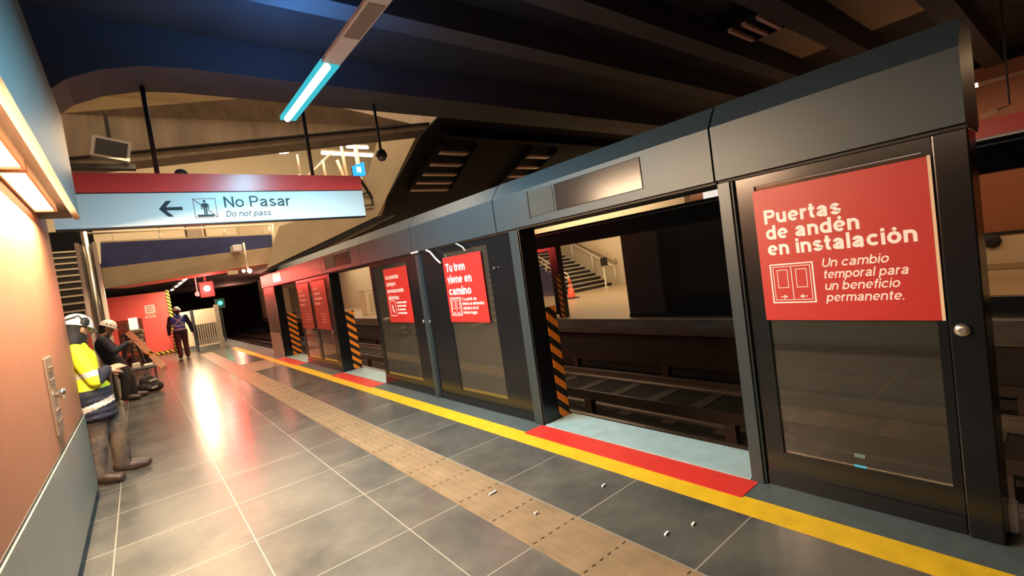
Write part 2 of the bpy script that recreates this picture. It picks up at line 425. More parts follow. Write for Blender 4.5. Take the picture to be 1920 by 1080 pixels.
# left wall: orange upper, grey-green lower panel, black kick
rc = 0.12
def wall_poly(off):
    pts = [(-4.2, -8), (XW + off, -8), (XW + off, YW - rc)]
    for k in range(1, 9):
        q = k / 8 * PI / 2
        pts.append((XW + off - rc + rc * math.cos(q), YW - rc + rc * math.sin(q) + off))
    pts.append((-4.2, YW + off))
    return pts
struct('wall_left', MB().xy(wall_poly(0), 0.77, 4.25), M_ORANGE)
struct('trim_6', MB().xy(wall_poly(0.012), 0.10, 0.755), M_GREYPAN, 'grey green lower panel of the left wall')
struct('baseboard_left', MB().xy(wall_poly(-0.02), 0.0, 0.10), M_BLACK)
struct('trim_7', MB().xy(wall_poly(0.004), 0.755, 0.77), M_BLACK, 'dark joint between orange wall and grey panel')
# box fascia with a soffit, the lamps sit in the soffit
XF = -0.25; YF = 5.35; ZF = 2.45
struct('trim_8', MB().xz([(XF, ZF), (XF, 3.30), (XF - 0.05, 3.36), (XW, 3.36), (XW, 3.30), (XF - 0.03, 3.30), (XF - 0.03, ZF)], -8, YF), M_FASCIA, 'blue grey fascia box along the top of the left wall')
struct('trim_9', MB().box(XW, XF - 0.03, -8, YF, ZF + 0.05, ZF + 0.08), M_SOFFIT, 'brown soffit under the fascia box')
struct('trim_10', MB().box(XF - 0.038, XF + 0.004, -8, YF, ZF - 0.012, ZF), mat('copper_edge', (0.42, 0.28, 0.19), 0.4), 'copper coloured lower edge of the fascia')
struct('trim_11', MB().box(XW, XF - 0.03, YF - 0.02, YF, ZF, 3.30), M_FASCIA, 'end plate of the fascia box')
struct('wall_back', MB().box(-4.2, 17.5, -8.3, -8.0, -1.4, 4.6), mat('back_wall', (0.25, 0.2, 0.16), 0.7))
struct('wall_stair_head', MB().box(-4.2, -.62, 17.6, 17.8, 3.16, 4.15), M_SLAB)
# recess beyond the wall end
struct('wall_recess', MB().box(-4.3, -4.2, -8, 30, 0, 4.25), M_TUN)

# ceiling with cross ribs
struct('ceiling', MB().box(-4.2, 17.4, -8, 6.15, 4.25, 4.55), M_CEIL)
cl = MB()
for y in (-6.5, -5.55, -4.6, -3.65, -2.7, -1.75, -0.8, 0.15, 1.1, 2.15, 3.1, 4.05):
    cl.xz([(-4.2, 4.25), (-4.2, 3.95), (12.9, 3.95), (12.9, 4.25)], y - 0.13, y + 0.13)
struct('trim_12', cl, M_RIB, 'cross ribs of the dark ceiling')
eb = [(-4.2, 4.25), (-4.2, 3.3), (-0.48, 3.3), (-0.36, 3.52), (-0.18, 3.68), (0.05, 3.79), (0.35, 3.87), (0.7, 3.90), (12.9, 3.94), (12.9, 4.25)]
struct('trim_13', MB().xz(eb, 5.5, 6.15), M_RIB, 'edge beam of the ceiling with a curved haunch')
# slab over the tracks, its edge running diagonally
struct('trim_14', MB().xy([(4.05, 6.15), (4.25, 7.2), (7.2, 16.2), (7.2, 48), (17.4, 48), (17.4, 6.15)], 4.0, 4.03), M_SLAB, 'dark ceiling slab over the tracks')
rb = MB()
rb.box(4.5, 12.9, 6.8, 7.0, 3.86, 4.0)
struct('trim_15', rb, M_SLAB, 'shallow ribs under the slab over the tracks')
# warm light in the ceiling bays toward the opposite platform, painted as cream panels
cb = MB()
for y0, y1 in ((2.32, 2.93), (1.27, 1.98), (0.3, 0.95), (-0.6, 0.0)):
    cb.box(7.0, 9.0, y0, y1, 4.235, 4.249)
struct('trim_16', cb, M_CREAM, 'cream panels painted as warm light in the ceiling bays near the opposite platform')

# ventilation louvres in the ceiling over the tracks
def louvre(x0, x1, ys, label, zc=4.0, lean=0.33, grow=0.14, wd=.16):
    t = thing('ceiling_louvre', ((x0 + x1) / 2, ys[0], zc - 0.06), label, 'vent', 'louvred vents in the ceiling')
    y0, y1 = ys[0] - .3 * wd / .16, ys[-1] + .4 * wd / .16
    X = lambda q, y: q + lean * (y - ys[0])
    for q in (x0 - .06, x1 + .06):
        g_ = grow if q > x0 else 0
        MB().xy([(X(q, y0) - .02, y0), (X(q, y0) + .02, y0), (X(q, y1) + .02 + g_ * (y1 - y0), y1), (X(q, y1) - .02 + g_ * (y1 - y0), y1)], zc - .16, zc - .001).build('side_frame', M_SLAB, t)
    for y in ys:
        MB().xz([(X(x0, y), zc - .19), (X(x1, y) + grow * (y - ys[0]), zc - .19), (X(x1, y) + grow * (y - ys[0]), zc - .15), (X(x0, y), zc - .15)], y, y + wd).build('slat', mat('louvre_slat', (0.75, 0.50, 0.40), 0.4), t)
louvre(4.85, 5.45, (7.6, 8.45, 9.3, 10.15, 11.0), 'louvred vent with pinkish slats, left one above the track beyond the lit lamp')
louvre(7.05, 7.65, (7.6, 8.5, 9.4, 10.3, 11.2), 'louvred vent with pinkish slats, right one nearer the door header', lean=.5, grow=.05)
louvre(6.25, 6.9, (2.25, 2.42, 2.59, 2.76), 'small louvred vent with glinting slats above the nearest header', 4.249, 0, 0, .05)

# track bed
struct('floor_track', MB().box(3.14, 8.5, -8, 60, -1.45, -1.2), M_PIT)
struct('wall_platform', MB().box(3.10, 3.14, -8, 30, -1.2, -0.0), M_PITW)
struct('wall_opposite_edge', MB().box(8.52, 8.9, -8, 46, -1.2, -0.34), M_PITW)
struct('trim_17', MB().box(8.40, 8.9, -8, 46, -0.34, -0.01), mat('edge_concrete', (0.11, 0.085, 0.065), 0.8, var=0.5, scale=3, stretch=(1, .6, 2)), 'concrete lip of the opposite platform')
struct('floor_opposite', MB().box(8.42, 17.4, -8, 46, -0.3, 0.0), M_HALLFLOOR)
for k, (x, lab) in enumerate(((4.0, 'steel running rail nearest the platform'), (5.44, 'steel running rail second from the platform'), (6.3, 'steel running rail third from the platform'), (7.74, 'steel running rail nearest the opposite platform'))):
    tag(MB().xz([(x - .07, -1.2), (x + .07, -1.2), (x + .07, -1.17), (x + .015, -1.15), (x + .015, -1.07), (x + .04, -1.05), (x + .04, -1.02), (x - .04, -1.02), (x - .04, -1.05), (x - .015, -1.07), (x - .015, -1.15), (x - .07, -1.17)], -8, 58).build('running_rail', M_RAILST), lab, 'rail', 'rails of the two tracks')
for k, (x, lab) in enumerate(((3.55, 'guide bar beside the near platform wall'), (5.87, 'guide bar between the two tracks'), (8.2, 'guide bar below the opposite platform lip'))):
    t = thing('guide_bar', (x, 20, -1.2), 'low steel ' + lab, 'rail', 'guide bars of the tracks')
    MB().bar((x, -8, -0.86), (x, 58, -0.86), 0.05, 0.14).build('bar', mat('rusty_bar', (0.05, 0.036, 0.028), 0.5, metal=.4), t)
    for q in range(12): MB().box(x - .06, x + .06, 0.6 + q * 2.5, 0.75 + q * 2.5, -1.2, -0.93).build('insulator', mat('insulator_brown', (0.05, 0.028, 0.02), 0.6), t)
sl = MB()
for q in range(70):
    sl.box(3.75, 5.7, -6 + q * 0.85, -5.78 + q * 0.85, -1.2, -1.19); sl.box(6.05, 8.0, -6 + q * 0.85, -5.78 + q * 0.85, -1.2, -1.19)
struct('trim_18', sl, mat('sleeper', (0.07, 0.055, 0.045), 0.8), 'sleepers set in the track bed')

# opposite side walls
XO = 13.0
struct('wall_right', MB().box(XO, XO + .3, -8, 8.4, 0.85, 4.0), M_ORANGE)
struct('trim_19', MB().box(XO - .02, XO + .3, -8, 8.4, 0.0, 0.85), M_CREAM2, 'cream lower part of the wall behind the opposite platform')
struct('wall_alcove', MB().box(17.2, 17.4, 8.4, 21, 0, 4.0), M_CREAM2)
struct('wall_opposite_far', MB().box(XO, XO + .3, 21, 46, 0, 4.0), M_CREAM2)
struct('wall_stair_back', MB().box(8.6, 17.2, 46, 46.3, -1.2, 4.0), M_CREAM2)
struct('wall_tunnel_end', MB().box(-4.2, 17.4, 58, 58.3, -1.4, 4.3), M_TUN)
struct('trim_20', MB().yz([(7.0, 2.42), (14.5, 2.42), (14.5, 3.35), (7.0, 3.0)], 11.9, 12.2), M_CREAM2, 'cream soffit beam above the opposite platform')

# hall above and beyond: mezzanine slab, back wall, bridge
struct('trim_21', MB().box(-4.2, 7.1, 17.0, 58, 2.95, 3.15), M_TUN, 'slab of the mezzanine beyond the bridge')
struct('wall_hall_back', MB().box(-6.5, 17.4, 24, 24.3, 3.15, 10.5), M_CREAM2)
struct('wall_hall_left', MB().box(-6.6, -6.4, 6.2, 24, 3.15, 10.5), M_CREAM2)
struct('ceiling_hall', MB().box(-6.6, 17.4, 6.2, 24.3, 10.3, 10.5), M_CREAM2)
struct('wall_hall_right', MB().box(17.2, 17.4, 6.2, 24, 4.4, 10.5), M_CREAM2)
struct('wall_hall_front', MB().box(-6.6, 17.4, 6.0, 6.15, 4.56, 10.5), M_CREAM)
# footbridge: cream beam and blue parapet, slightly skewed to the platform
def bridge(pts, depth, name, m, label):
    """pts = (pixel x, pixel y, distance y) seen corners, built as a slab of that thickness"""
    P = [aty(*p) for p in pts]
    off = Vector((0.4, 1, 0)).normalized() * depth
    mb = MB(); mb.prism([(i, 0) for i in range(len(P))], lambda i, j: P[i], lambda i, j: P[i] + off)
    return struct(name, mb, m, label)
bridge([(197, 541, 16), (522, 491, 13.8), (512, 463, 13.8), (190, 503, 16)], 1.1, 'trim_22', M_CREAM, 'cream beam of the footbridge across the platform')
bridge([(190, 503, 16.02), (512, 463, 13.82), (510, 440, 13.82), (188, 455, 16.02)], 0.18, 'trim_23', M_BLUE, 'navy tiled parapet of the footbridge')
bridge([(188, 455, 16.02), (510, 440, 13.82), (510, 437, 13.82), (188, 452, 16.02)], 0.22, 'trim_24', M_CREAM2, 'pale coping of the navy parapet')
# cream flank of the stair that climbs from the bridge
bridge([(500, 504, 12.9), (514, 450, 12.9), (524, 424, 12.9), (562, 412, 12.9), (640, 372, 12.9), (690, 327, 12.9), (699, 293, 12.9), (712, 250, 12.9), (800, 225, 12.9), (782, 252, 12.9), (708, 405, 12.9)], 2.2, 'trim_25', M_CREAM, 'cream flank wall rising from the bridge')
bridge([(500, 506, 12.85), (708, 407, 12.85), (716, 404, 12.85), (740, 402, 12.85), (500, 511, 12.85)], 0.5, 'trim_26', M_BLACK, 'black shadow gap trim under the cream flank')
# big upper beam crossing the opening
bridge([(110, 318, 11), (812, 241, 7.9), (845, 185, 7.9), (850, 172, 7.9), (530, 178, 8.9), (110, 213, 11)], 0.5, 'trim_27', M_CONC, 'stained concrete beam across the upper hall')
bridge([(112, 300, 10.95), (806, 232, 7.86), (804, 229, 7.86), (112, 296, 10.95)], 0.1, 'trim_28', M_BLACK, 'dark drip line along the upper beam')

# ================================================================== SCREEN DOORS, near side
def header(y0, y1, label, xf=2.83, s=1, group='header boxes over the near screen doors', screen=None, hatch=None):
    """s = +1 face toward -x"""
    t = thing('door_header', (xf + s * .18, (y0 + y1) / 2, 1.88), label, 'door header', group)
    p = [(xf, 1.88), (xf, 2.20), (xf + s * .10, 2.34), (xf + s * .37, 2.34), (xf + s * .37, 1.88)]
    MB().xz(p, y0 + .004, y1 - .004).build('casing', M_HEAD, t)
    MB().box(xf + s * .03, xf + s * .33, y0 + .004, y1 - .004, 1.862, 1.879).build('underside_rail', M_BLACK, t)
    if screen:
        sc_ = MB().box(xf - s * .006, xf + s * .02, screen[0], screen[1], 1.945, 2.165, 0.004).build('display_screen', M_SCREEN, t)
        tag(sc_, 'dark glossy display screen')
    if hatch:
        MB().box(xf - s * .005, xf + s * .02, hatch[0], hatch[1], 1.945, 2.165, 0.003).build('access_hatch', mat('hatch_grey', (0.055, 0.058, 0.052), 0.6, spec=.2), t)
        MB().box(xf - s * .007, xf + s * .02, hatch[1] + .004, hatch[1] + .024, 1.935, 2.175).build('hatch_seal', M_BLACK, t)
    return t
header(0.335, 1.45, 'dark metal door header box above the large red poster, nearest the camera')
header(1.455, 3.68, 'door header box with long dark display screen above the nearest doorway', screen=(1.96, 2.82), hatch=(2.84, 3.15))
header(3.685, 5.48, 'plain blue-lit door header box above the poster about the coming train')
header(5.485, 7.25, 'plain door header box above the red poster left of the slim mullion')
header(7.255, 9.20, 'door header box with hatch and screen above the second doorway', screen=(7.7, 8.4), hatch=(8.45, 8.95))
header(9.205, 11.3, 'reddish lit door header box above the two faded red posters')
header(11.305, 14.75, 'red-lit door header box at the far end of the screen doors', screen=(12.4, 13.2))

def post(y0, y1, label, x0=2.84, x1=3.04, s=1, haz=None, z1=1.86, group='posts of the near screen doors', mfront=True):
    t = thing('screen_post', ((x0 + x1) / 2, (y0 + y1) / 2, 0.003), label, 'post', group)
    MB().box(x0, x1, y0, y1, 0.004, z1, 0.006).build('shaft', M_FRIT if haz or y0 < .4 else M_PSD, t)
    if mfront:
        f = MB().box(x0 - s * .012, x0 - s * .001, y0 + .015, y1 - .005, 0.004, z1, 0.003).build('front_cover', M_PSD, t); tag(f, 'grey front cover strip')
    if haz:
        a, b, zt = haz
        h = MB().box(a, b, y0 - .004, y0 + .03, 0.01, zt).build('hazard_strip', M_HAZO, t); tag(h, 'orange and black striped strip')
    return t
post(0.335, 0.455, 'wide black end post with round lock, nearest the camera', mfront=False)
tE = [o for o in C.objects if o.name.startswith('screen_post')][0]
MB().lathe([(0.028, 0), (0.030, .006), (0.024, .014), (0.012, .018)], (2.838, 0.41, 0.98), 20, 'x').build('lock_knob', M_STEEL, tE)
bpy.data.objects['lock_knob'].data.transform(Matrix.Rotation(PI, 4, 'Z'))
bpy.data.objects['lock_knob'].data.transform(Matrix.Translation((2 * (2.838 - ORG[tE.name].x), 2 * (0.41 - ORG[tE.name].y), 0)))
post(1.35, 1.445, 'grey door post between nearest doorway and large red poster')
post(3.36, 3.50, 'grey and black door post with orange hazard strip at the nearest doorway', haz=(3.042, 3.17, 1.10))
post(5.33, 5.44, 'slim grey mullion between two red posters, with two small locks')
mu = [o for o in C.objects if o.name.startswith('screen_post')][3]
for y in (5.30, 5.47):
    MB().lathe([(0.02, 0), (0.022, .01), (0.01, .016)], (2.825, y, 0.99), 16, 'x').build('lock_knob', M_STEEL, mu)
post(8.93, 9.14, 'black door post with orange hazard strip at the second doorway', haz=(3.042, 3.20, 1.12), mfront=False)
post(13.36, 13.5, 'black door post with orange hazard strip at the farthest doorway', haz=(3.042, 3.26, 1.12), mfront=False)

def panel(y0, y1, label, fy0, fy1, fz0=0.16, fz1=1.80, xg=2.86, s=1, group='glass panels of the near screen doors', pane=M_GLASS, kick=True):
    t = thing('platform_screen', (xg + s * .02, (y0 + y1) / 2, 0.003), label, 'glass panel', group)
    f = MB()
    f.box(xg, xg + s * .035, y0, y0 + fy0, 0.09, 1.857); f.box(xg, xg + s * .035, y1 - fy1, y1, 0.09, 1.857)
    f.box(xg, xg + s * .035, y0 + fy0, y1 - fy1, 0.09, fz0); f.box(xg, xg + s * .035, y0 + fy0, y1 - fy1, fz1, 1.857)
    f.build('frame', M_FRIT, t)
    MB().box(xg + s * .012, xg + s * .02, y0 + fy0 + .001, y1 - fy1 - .001, fz0 + .001, fz1 - .001).build('pane', pane, t)
    MB().box(xg - s * .008, xg + s * .05, y0, y1, 0.004, 0.088).build('bottom_rail', M_FRIT, t)
    return t
panel(0.462, 1.343, 'dark glass screen panel behind the large red poster', 0.035, 0.10, 0.22)
panel(3.507, 5.323, 'dark glass screen panel behind the poster about the coming train', 0.42, 0.50)
panel(5.447, 7.02, 'dark glass screen panel left of the slim mullion', 0.33, 0.10)
panel(9.147, 10.2, 'glass screen panel left of the second doorway, right half of the pair', 0.08, 0.08)
panel(10.207, 11.3, 'glass screen panel beside the farthest doorway, left half of the pair', 0.08, 0.08)
tp = thing('platform_screen', (2.88, 14.1, .003), 'red-lit solid end panel at the far end of the screen doors', 'panel')
MB().box(2.85, 2.90, 13.51, 14.7, 0.63, 1.857).build('upper_sheet', M_HEAD, tp)
MB().box(2.845, 2.905, 13.51, 14.7, 0.004, 0.625).build('lower_sheet', mat('pale_kick_sheet', (0.30, 0.27, 0.24), 0.45), tp)

# thresholds and red floor areas at the doorways
for y0, y1, la, lb in ((1.40, 3.40, 'pale blue metal threshold of the nearest doorway', 'red painted floor strip before the nearest doorway'),
                       (7.03, 8.93, 'pale metal threshold of the second doorway', 'red painted floor strip before the second doorway'),
                       (11.32, 13.36, 'pale metal threshold of the farthest doorway', 'red painted floor strip before the farthest doorway')):
    a = MB().box(2.832, 3.21, y0 + .05, y1 - .045, 0.0035, 0.012)
    tag(a.build('door_threshold', M_SILL), la, 'threshold', 'thresholds of the near doorways')
    b = MB().xy([(2.60, y0), (2.828, y0), (2.828, y1), (2.60, y1)], 0.0035, 0.006)
    tag(b.build('red_floor_strip', M_REDPAINT), lb, 'floor marking', 'red floor strips at the doorways')

# ------------------------------------------------------------------ posters
def poster_frame(x, yl, z0):
    return lambda u, v, w_: Vector((x - w_, yl - u, z0 + v))
def poster(yl, yr, z0, z1, label, x=2.852, m=None):
    t = thing('poster', (x, (yl + yr) / 2, z0), label, 'poster', 'red posters on the screen doors')
    fr = poster_frame(x, yl, z0)
    mb = MB(); quad(mb, fr, 0, yl - yr, 0, z1 - z0, 0, 0.003); mb.build('sheet', m or M_RED, t)
    return t, fr
W0 = 0.0032
t, fr = poster(1.25, 0.478, 1.021, 1.772, 'large red poster with white Spanish heading on the nearest panel')
h = MB()
put_text(h, 'Puertas', fr, 0.05, 0.553, 0.080, 0.375, 0.022, 0, W0)
put_text(h, 'de andén', fr, 0.05, 0.464, 0.080, 0.447, 0.022, 0, W0)
put_text(h, 'en instalación', fr, 0.05, 0.374, 0.080, 0.665, 0.022, 0, W0)
tag(h.build('heading', M_WHITE, t), 'bold white heading')
h = MB()
for i, (s_, wd) in enumerate((('Un cambio', 0.285), ('temporal para', 0.355), ('un beneficio', 0.315), ('permanente.', 0.325))):
    put_text(h, s_, fr, 0.312 + 0.002 * i, 0.286 - 0.0615 * i, 0.046, wd, 0.004, 0.22, W0)
tag(h.build('small_text', M_WHITE, t), 'slanted white text')
def door_icon(fr, t, u0, u1, v0, v1, th=0.007):
    h = MB(); w1 = W0 + .0008
    outline(h, fr, u0, u1, v0, v1, th, W0, w1)
    g_ = th * 2.2
    a, b, c, d = u0 + g_, u1 - g_, v0 + g_ * 1.1, v1 - g_
    th2 = th * .45; mid = (u0 + u1) / 2
    outline(h, fr, a, b, c, d, th2, W0, w1)
    quad(h, fr, mid - th2 * .6, mid + th2 * .6, c, d, W0, w1)
    hw = (b - a) / 2
    for m0 in (a, mid):
        outline(h, fr, m0 + hw * .22, m0 + hw * .80, c + (d - c) * .36, d - (d - c) * .10, th2, W0, w1)
    va = c + (d - c) * .10
    for sgn, uc in ((1, mid - hw * .42), (-1, mid + hw * .42)):
        L = hw * .30
        quad(h, fr, min(uc - sgn * L, uc), max(uc - sgn * L, uc), va - th2 * .6, va + th2 * .6, W0, w1)
        poly(h, fr, [(uc - sgn * L * .35, va + L * .42), (uc + sgn * L * .35, va), (uc - sgn * L * .35, va - L * .42)], W0, w1)
    return tag(h.build('door_icon', M_WHITE, t), 'white line icon of sliding doors')
door_icon(fr, t, 0.05, 0.272, 0.098, 0.322)
# light reflected at the glass edge, painted as a pale strip on the large poster
e = MB(); quad(e, fr, 0.7735, 0.786, 0.0, 0.755, -0.001, 0.006); tag(e.build('edge_glint', mat('edge_glint', (0.75, 0.55, 0.38), 0.35), t), 'pale strip painted as light reflected at the glass edge')

t, fr = poster(4.81, 4.03, 0.985, 1.74, 'red poster about the coming train, right of the slim mullion')
h = MB()
put_text(h, 'Tu tren', fr, 0.05, 0.585, 0.095, 0.40, 0.022, 0, W0)
put_text(h, 'viene en', fr, 0.05, 0.450, 0.095, 0.50, 0.022, 0, W0)
put_text(h, 'camino', fr, 0.05, 0.315, 0.095, 0.46, 0.022, 0, W0)
tag(h.build('heading', M_WHITE, t), 'bold white heading')
h = MB()
for i, (s_, wd) in enumerate((('Y a partir de', .29), ('ahora se detendrá', .42), ('siempre en el', .30), ('mismo lugar.', .28))):
    put_text(h, s_, fr, 0.30, 0.245 - 0.05 * i, 0.034, wd, 0.006, 0.0, W0)
tag(h.build('small_text', M_WHITE, t), 'small white text')
door_icon(fr, t, 0.05, 0.27, 0.075, 0.285)

t, fr = poster(6.51, 5.76, 0.97, 1.74, 'red poster about doors kept open, left of the slim mullion')
h = MB()
for i, (s_, wd) in enumerate((('Las puertas', .42), ('siempre', .30), ('permanecerán', .52), ('abiertas.', .36))):
    put_text(h, s_, fr, 0.05, 0.62 - 0.098 * i, 0.062, wd, 0.012, 0, W0)
tag(h.build('heading', M_WHITE, t), 'white heading')
def scribble(h, fr, u, v, rows, pitch, wmax, ht):
    """unreadably small print: word-long dashes"""
    for i in range(rows):
        a = u; lim = u + wmax * (0.7 + 0.3 * random.random())
        while a < lim - .02:
            b = min(a + .04 + .07 * random.random(), lim)
            quad(h, fr, a, b, v - pitch * i, v - pitch * i + ht, W0, W0 + .0006); a = b + .015
h = MB(); scribble(h, fr, 0.30, 0.27, 4, 0.05, 0.38, 0.022); tag(h.build('small_text', M_WHITE, t), 'lines of tiny white print')
h = MB(); outline(h, fr, 0.07, 0.25, 0.09, 0.31, 0.007, W0, W0 + .0008)
poly(h, fr, [(0.14, 0.25), (0.165, 0.25), (0.165, 0.19), (0.20, 0.15), (0.185, 0.135), (0.14, 0.175)], W0, W0 + .0008)
tag(h.build('pictogram', M_WHITE, t), 'white framed pictogram')
for yl, yr, lab in ((10.12, 9.25, 'faded red poster on the glass right beside the second doorway post'), (11.22, 10.35, 'faded red poster on the glass right of the farthest doorway')):
    t, fr = poster(yl, yr, 0.80, 1.78, lab, m=M_FADED)
    h = MB()
    for i in range(4):
        quad(h, fr, .08, .08 + (.3, .42, .5, .34)[i], .80 - .1 * i, .845 - .1 * i, W0, W0 + .0006)
    tag(h.build('heading', mat('faded_print', (0.62, 0.25, 0.22), 0.6), t), 'faded unreadable heading')
    h = MB(); scribble(h, fr, 0.36, 0.30, 4, 0.055, 0.4, 0.02); h.build('small_text', mat('faded_print', (0.62, 0.25, 0.22), 0.6), t)
# blue reflections painted as small patches on the nearest glass
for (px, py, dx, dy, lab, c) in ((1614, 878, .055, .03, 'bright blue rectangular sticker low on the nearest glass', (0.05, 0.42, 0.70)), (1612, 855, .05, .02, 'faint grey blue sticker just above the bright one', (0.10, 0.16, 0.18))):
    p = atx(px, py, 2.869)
    tag(MB().box(2.868, 2.8712, p.y - dx / 2, p.y + dx / 2, p.z - dy / 2, p.z + dy / 2).build('painted_reflection', mat('painted_reflection' + lab[:6], c, 0.4)), lab, 'painted_reflection', 'painted reflections on the nearest glass')
# loose cables hanging from the header
def cable(pts, lab, r=0.007):
    P = [atx(px, py, 2.80) for px, py in pts]
    Q = []
    for a, b in zip(P, P[1:]):
        for k in range(4): Q.append(a.lerp(b, k / 4))
    Q.append(P[-1])
    tag(MB().tube(Q, r, 8).build('cable', mat('white_cable', (0.7, 0.66, 0.6), 0.5)), lab, 'cable', 'loose cables under the header')
cable([(799, 469), (806, 472), (812, 479), (818, 486), (826, 493)], 'white loose cable hanging right of the slim mullion head', .011)
cable([(855, 457), (862, 460), (868, 464), (872, 470)], 'white loose cable above the poster about the coming train', .007)
cable([(771, 475), (776, 474), (783, 472)], 'short white cable end left of the slim mullion head', .012)
tag(MB().lathe([(.012, 0), (.012, .02), (.006, .03)], atx(925, 503, 2.83), 12, 'x').build('bolt', M_STEEL), 'shiny bolt sticking out of the glass right of the train poster', 'bolt')

# ================================================================== OPPOSITE SCREEN DOORS
XQ = 8.58
OG = 'header boxes of the opposite screen doors'
for y0, y1, lab in ((-6.0, 1.4, 'opposite door header seen past the end post at the right edge'), (1.41, 5.6, 'dark opposite door header seen through the nearest doorway, right part'), (5.61, 9.95, 'dark opposite door header above the stair view, left part')):
    t = thing('door_header', (XQ + .18, (y0 + y1) / 2, 1.88), lab, 'door header', OG)
    MB().xz([(XQ, 1.86), (XQ, 2.20), (XQ + .08, 2.28), (XQ + .35, 2.28), (XQ + .35, 1.86)], y0, y1).build('casing', mat('matt_black', (0.008, 0.008, 0.009), 0.7, spec=.15), t)
    MB().box(XQ - .012, XQ, y0, y1, 2.195, 2.215).build('edge_strip', M_PSD, t)
for y0, y1, lab, z0 in ((4.3, 5.80, 'opaque black panel of the opposite doors, right one', 0.0), (5.82, 6.74, 'dark grey sliding leaf of the opposite doors beside the stair view', 0.0), (1.5, 4.28, 'opaque black panel of the opposite doors behind the grey post', 0.0)):
    t = thing('platform_screen', (XQ + .08, (y0 + y1) / 2, 0.001), lab, 'door panel', 'panels of the opposite screen doors')
    MB().box(XQ + .05, XQ + .11, y0, y1, 0.08, 1.855, .004).build('sheet', M_FRIT if 'black' in lab else mat('dark_leaf', (0.018, 0.019, 0.019), 0.35), t)
    MB().box(XQ + .03, XQ + .13, y0, y1, 0.002, 0.078).build('bottom_rail', M_FRIT, t)
t = thing('platform_screen', (XQ + .08, 9.4, 0.001), 'glass panel of the opposite doors left of the striped post', 'door panel', 'panels of the opposite screen doors')
f = MB(); f.box(XQ + .05, XQ + .11, 9.0, 9.12, .08, 1.855); f.box(XQ + .05, XQ + .11, 9.80, 9.92, .08, 1.855); f.box(XQ + .05, XQ + .11, 9.12, 9.80, .08, .16); f.box(XQ + .05, XQ + .11, 9.12, 9.8, 1.78, 1.855)
f.build('frame', M_FRIT, t)
MB().box(XQ + .07, XQ + .078, 9.121, 9.799, .161, 1.779).build('pane', glass('clear_glass', (0.9, 0.88, 0.84), 0.15), t)
t = thing('screen_post', (XQ + .1, 8.86, 0.001), 'black post with orange hazard strip on the opposite platform', 'post')
MB().box(XQ, XQ + .2, 8.80, 8.98, 0.002, 1.855).build('shaft', M_FRIT, t)
tag(MB().box(XQ - .09, XQ + .02, 8.78, 8.797, 0.02, 1.12).build('hazard_strip', M_HAZO, t), 'orange and black striped strip')
t = thing('platform_screen', (XQ + .08, -2, 0.001), 'low black base of the opposite doors at the right edge', 'door panel')
MB().box(XQ + .03, XQ + .13, -5.5, 1.49, 0.002, 0.27, .01).build('base_rail', M_FRIT, t)
MB().box(XQ + .02, XQ + .14, 1.30, 1.49, 0.275, 1.855).build('end_stile', M_FRIT, t)
# hanging sign over the opposite platform
ysa, ysb = 1.55, 4.86
t = thing('hanging_sign', (8.97, 3.2, 2.2), 'red and white direction sign hanging over the opposite platform', 'sign')
fo = lambda u, v, w_: Vector((8.95 - w_, 4.86 - u, 2.16 + v))
m_ = MB(); quad(m_, fo, 0, 3.3, 0, 0.30, -.06, 0); m_.build('white_face', emit('added_glow_white', (1.0, 0.88, 0.78), .75), t)  # glow added to brighten the face, no lamp inside the sign
m_ = MB(); quad(m_, fo, 0, 3.3, 0.302, 0.50, -.06, .002); m_.build('red_band', M_REDSIGN, t)
m_ = MB(); put_text(m_, 'No Pasar', fo, 0.36, 0.13, 0.10, None, 0.01, 0, .003); m_.build('lettering', M_SIGNK, t)
m_ = MB(); m_.tube([(8.98, 4.2, 2.66), (8.98, 4.2, 3.95)], .015); m_.tube([(8.98, 2.2, 2.66), (8.98, 2.2, 3.95)], .015); m_.build('hanger_rods', M_BLACK, t)
# second sign, seen past the end post
t = thing('hanging_sign', (8.98, .3, 2.3), 'red hanging sign with white edge at the right edge of the photo', 'sign')
MB().box(8.95, 9.02, -3, 1.42, 2.34, 2.56).build('red_band', M_REDSIGN, t)
MB().box(8.94, 9.03, -3, 1.42, 2.305, 2.335).build('white_edge', M_WHITE, t)
MB().box(8.97, 9.0, -2.4, -2.36, 2.57, 4.0).build('hanger_rod', M_BLACK, t)
# tube lamp over the opposite platform
def tube_lamp(name, x, y0, y1, z, lab, power, col, em, wid=.12, cat='lamp', group=None, rod_top=None):
    t = thing(name, (x, (y0 + y1) / 2, z), lab, cat, group)
    MB().xz([(x - wid / 2, z), (x - wid / 2, z + .05), (x - wid / 4, z + .09), (x + wid / 4, z + .09), (x + wid / 2, z + .05), (x + wid / 2, z)], y0, y1).build('housing', mat('lamp_housing', (0.5, 0.5, 0.48), 0.5), t)
    MB().tube([(x, y0 + .04, z - .02), (x, y1 - .04, z - .02)], .018, 10).build('tube', em, t)
    if rod_top:
        m_ = MB(); m_.tube([(x, y0 + .3, z + .085), (x, y0 + .3, rod_top)], .008, 8); m_.tube([(x, y1 - .3, z + .085), (x, y1 - .3, rod_top)], .008, 8); m_.build('hanger_rods', M_BLACK, t)
    return t
E_WARM = emit('warm_tube', (1.0, 0.66, 0.36), 9)
E_WHITE = emit('white_tube', (1.0, 0.86, 0.70), 14)
a_ = atx(1812, 165, 9.6)
t = thing('tube_lamp', (9.6, .4, 3.05), 'tube lamp on a thin copper rail over the opposite platform', 'lamp')
MB().box(9.57, 9.63, -3, a_.y - .12, a_.z - .02, a_.z + .02).build('rail', mat('copper_edge', (0.42, 0.28, 0.19), 0.4), t)
MB().tube([(9.6, a_.y - .12, a_.z), (9.6, a_.y + .03, a_.z)], .028, 10).build('tube', E_WHITE, t)
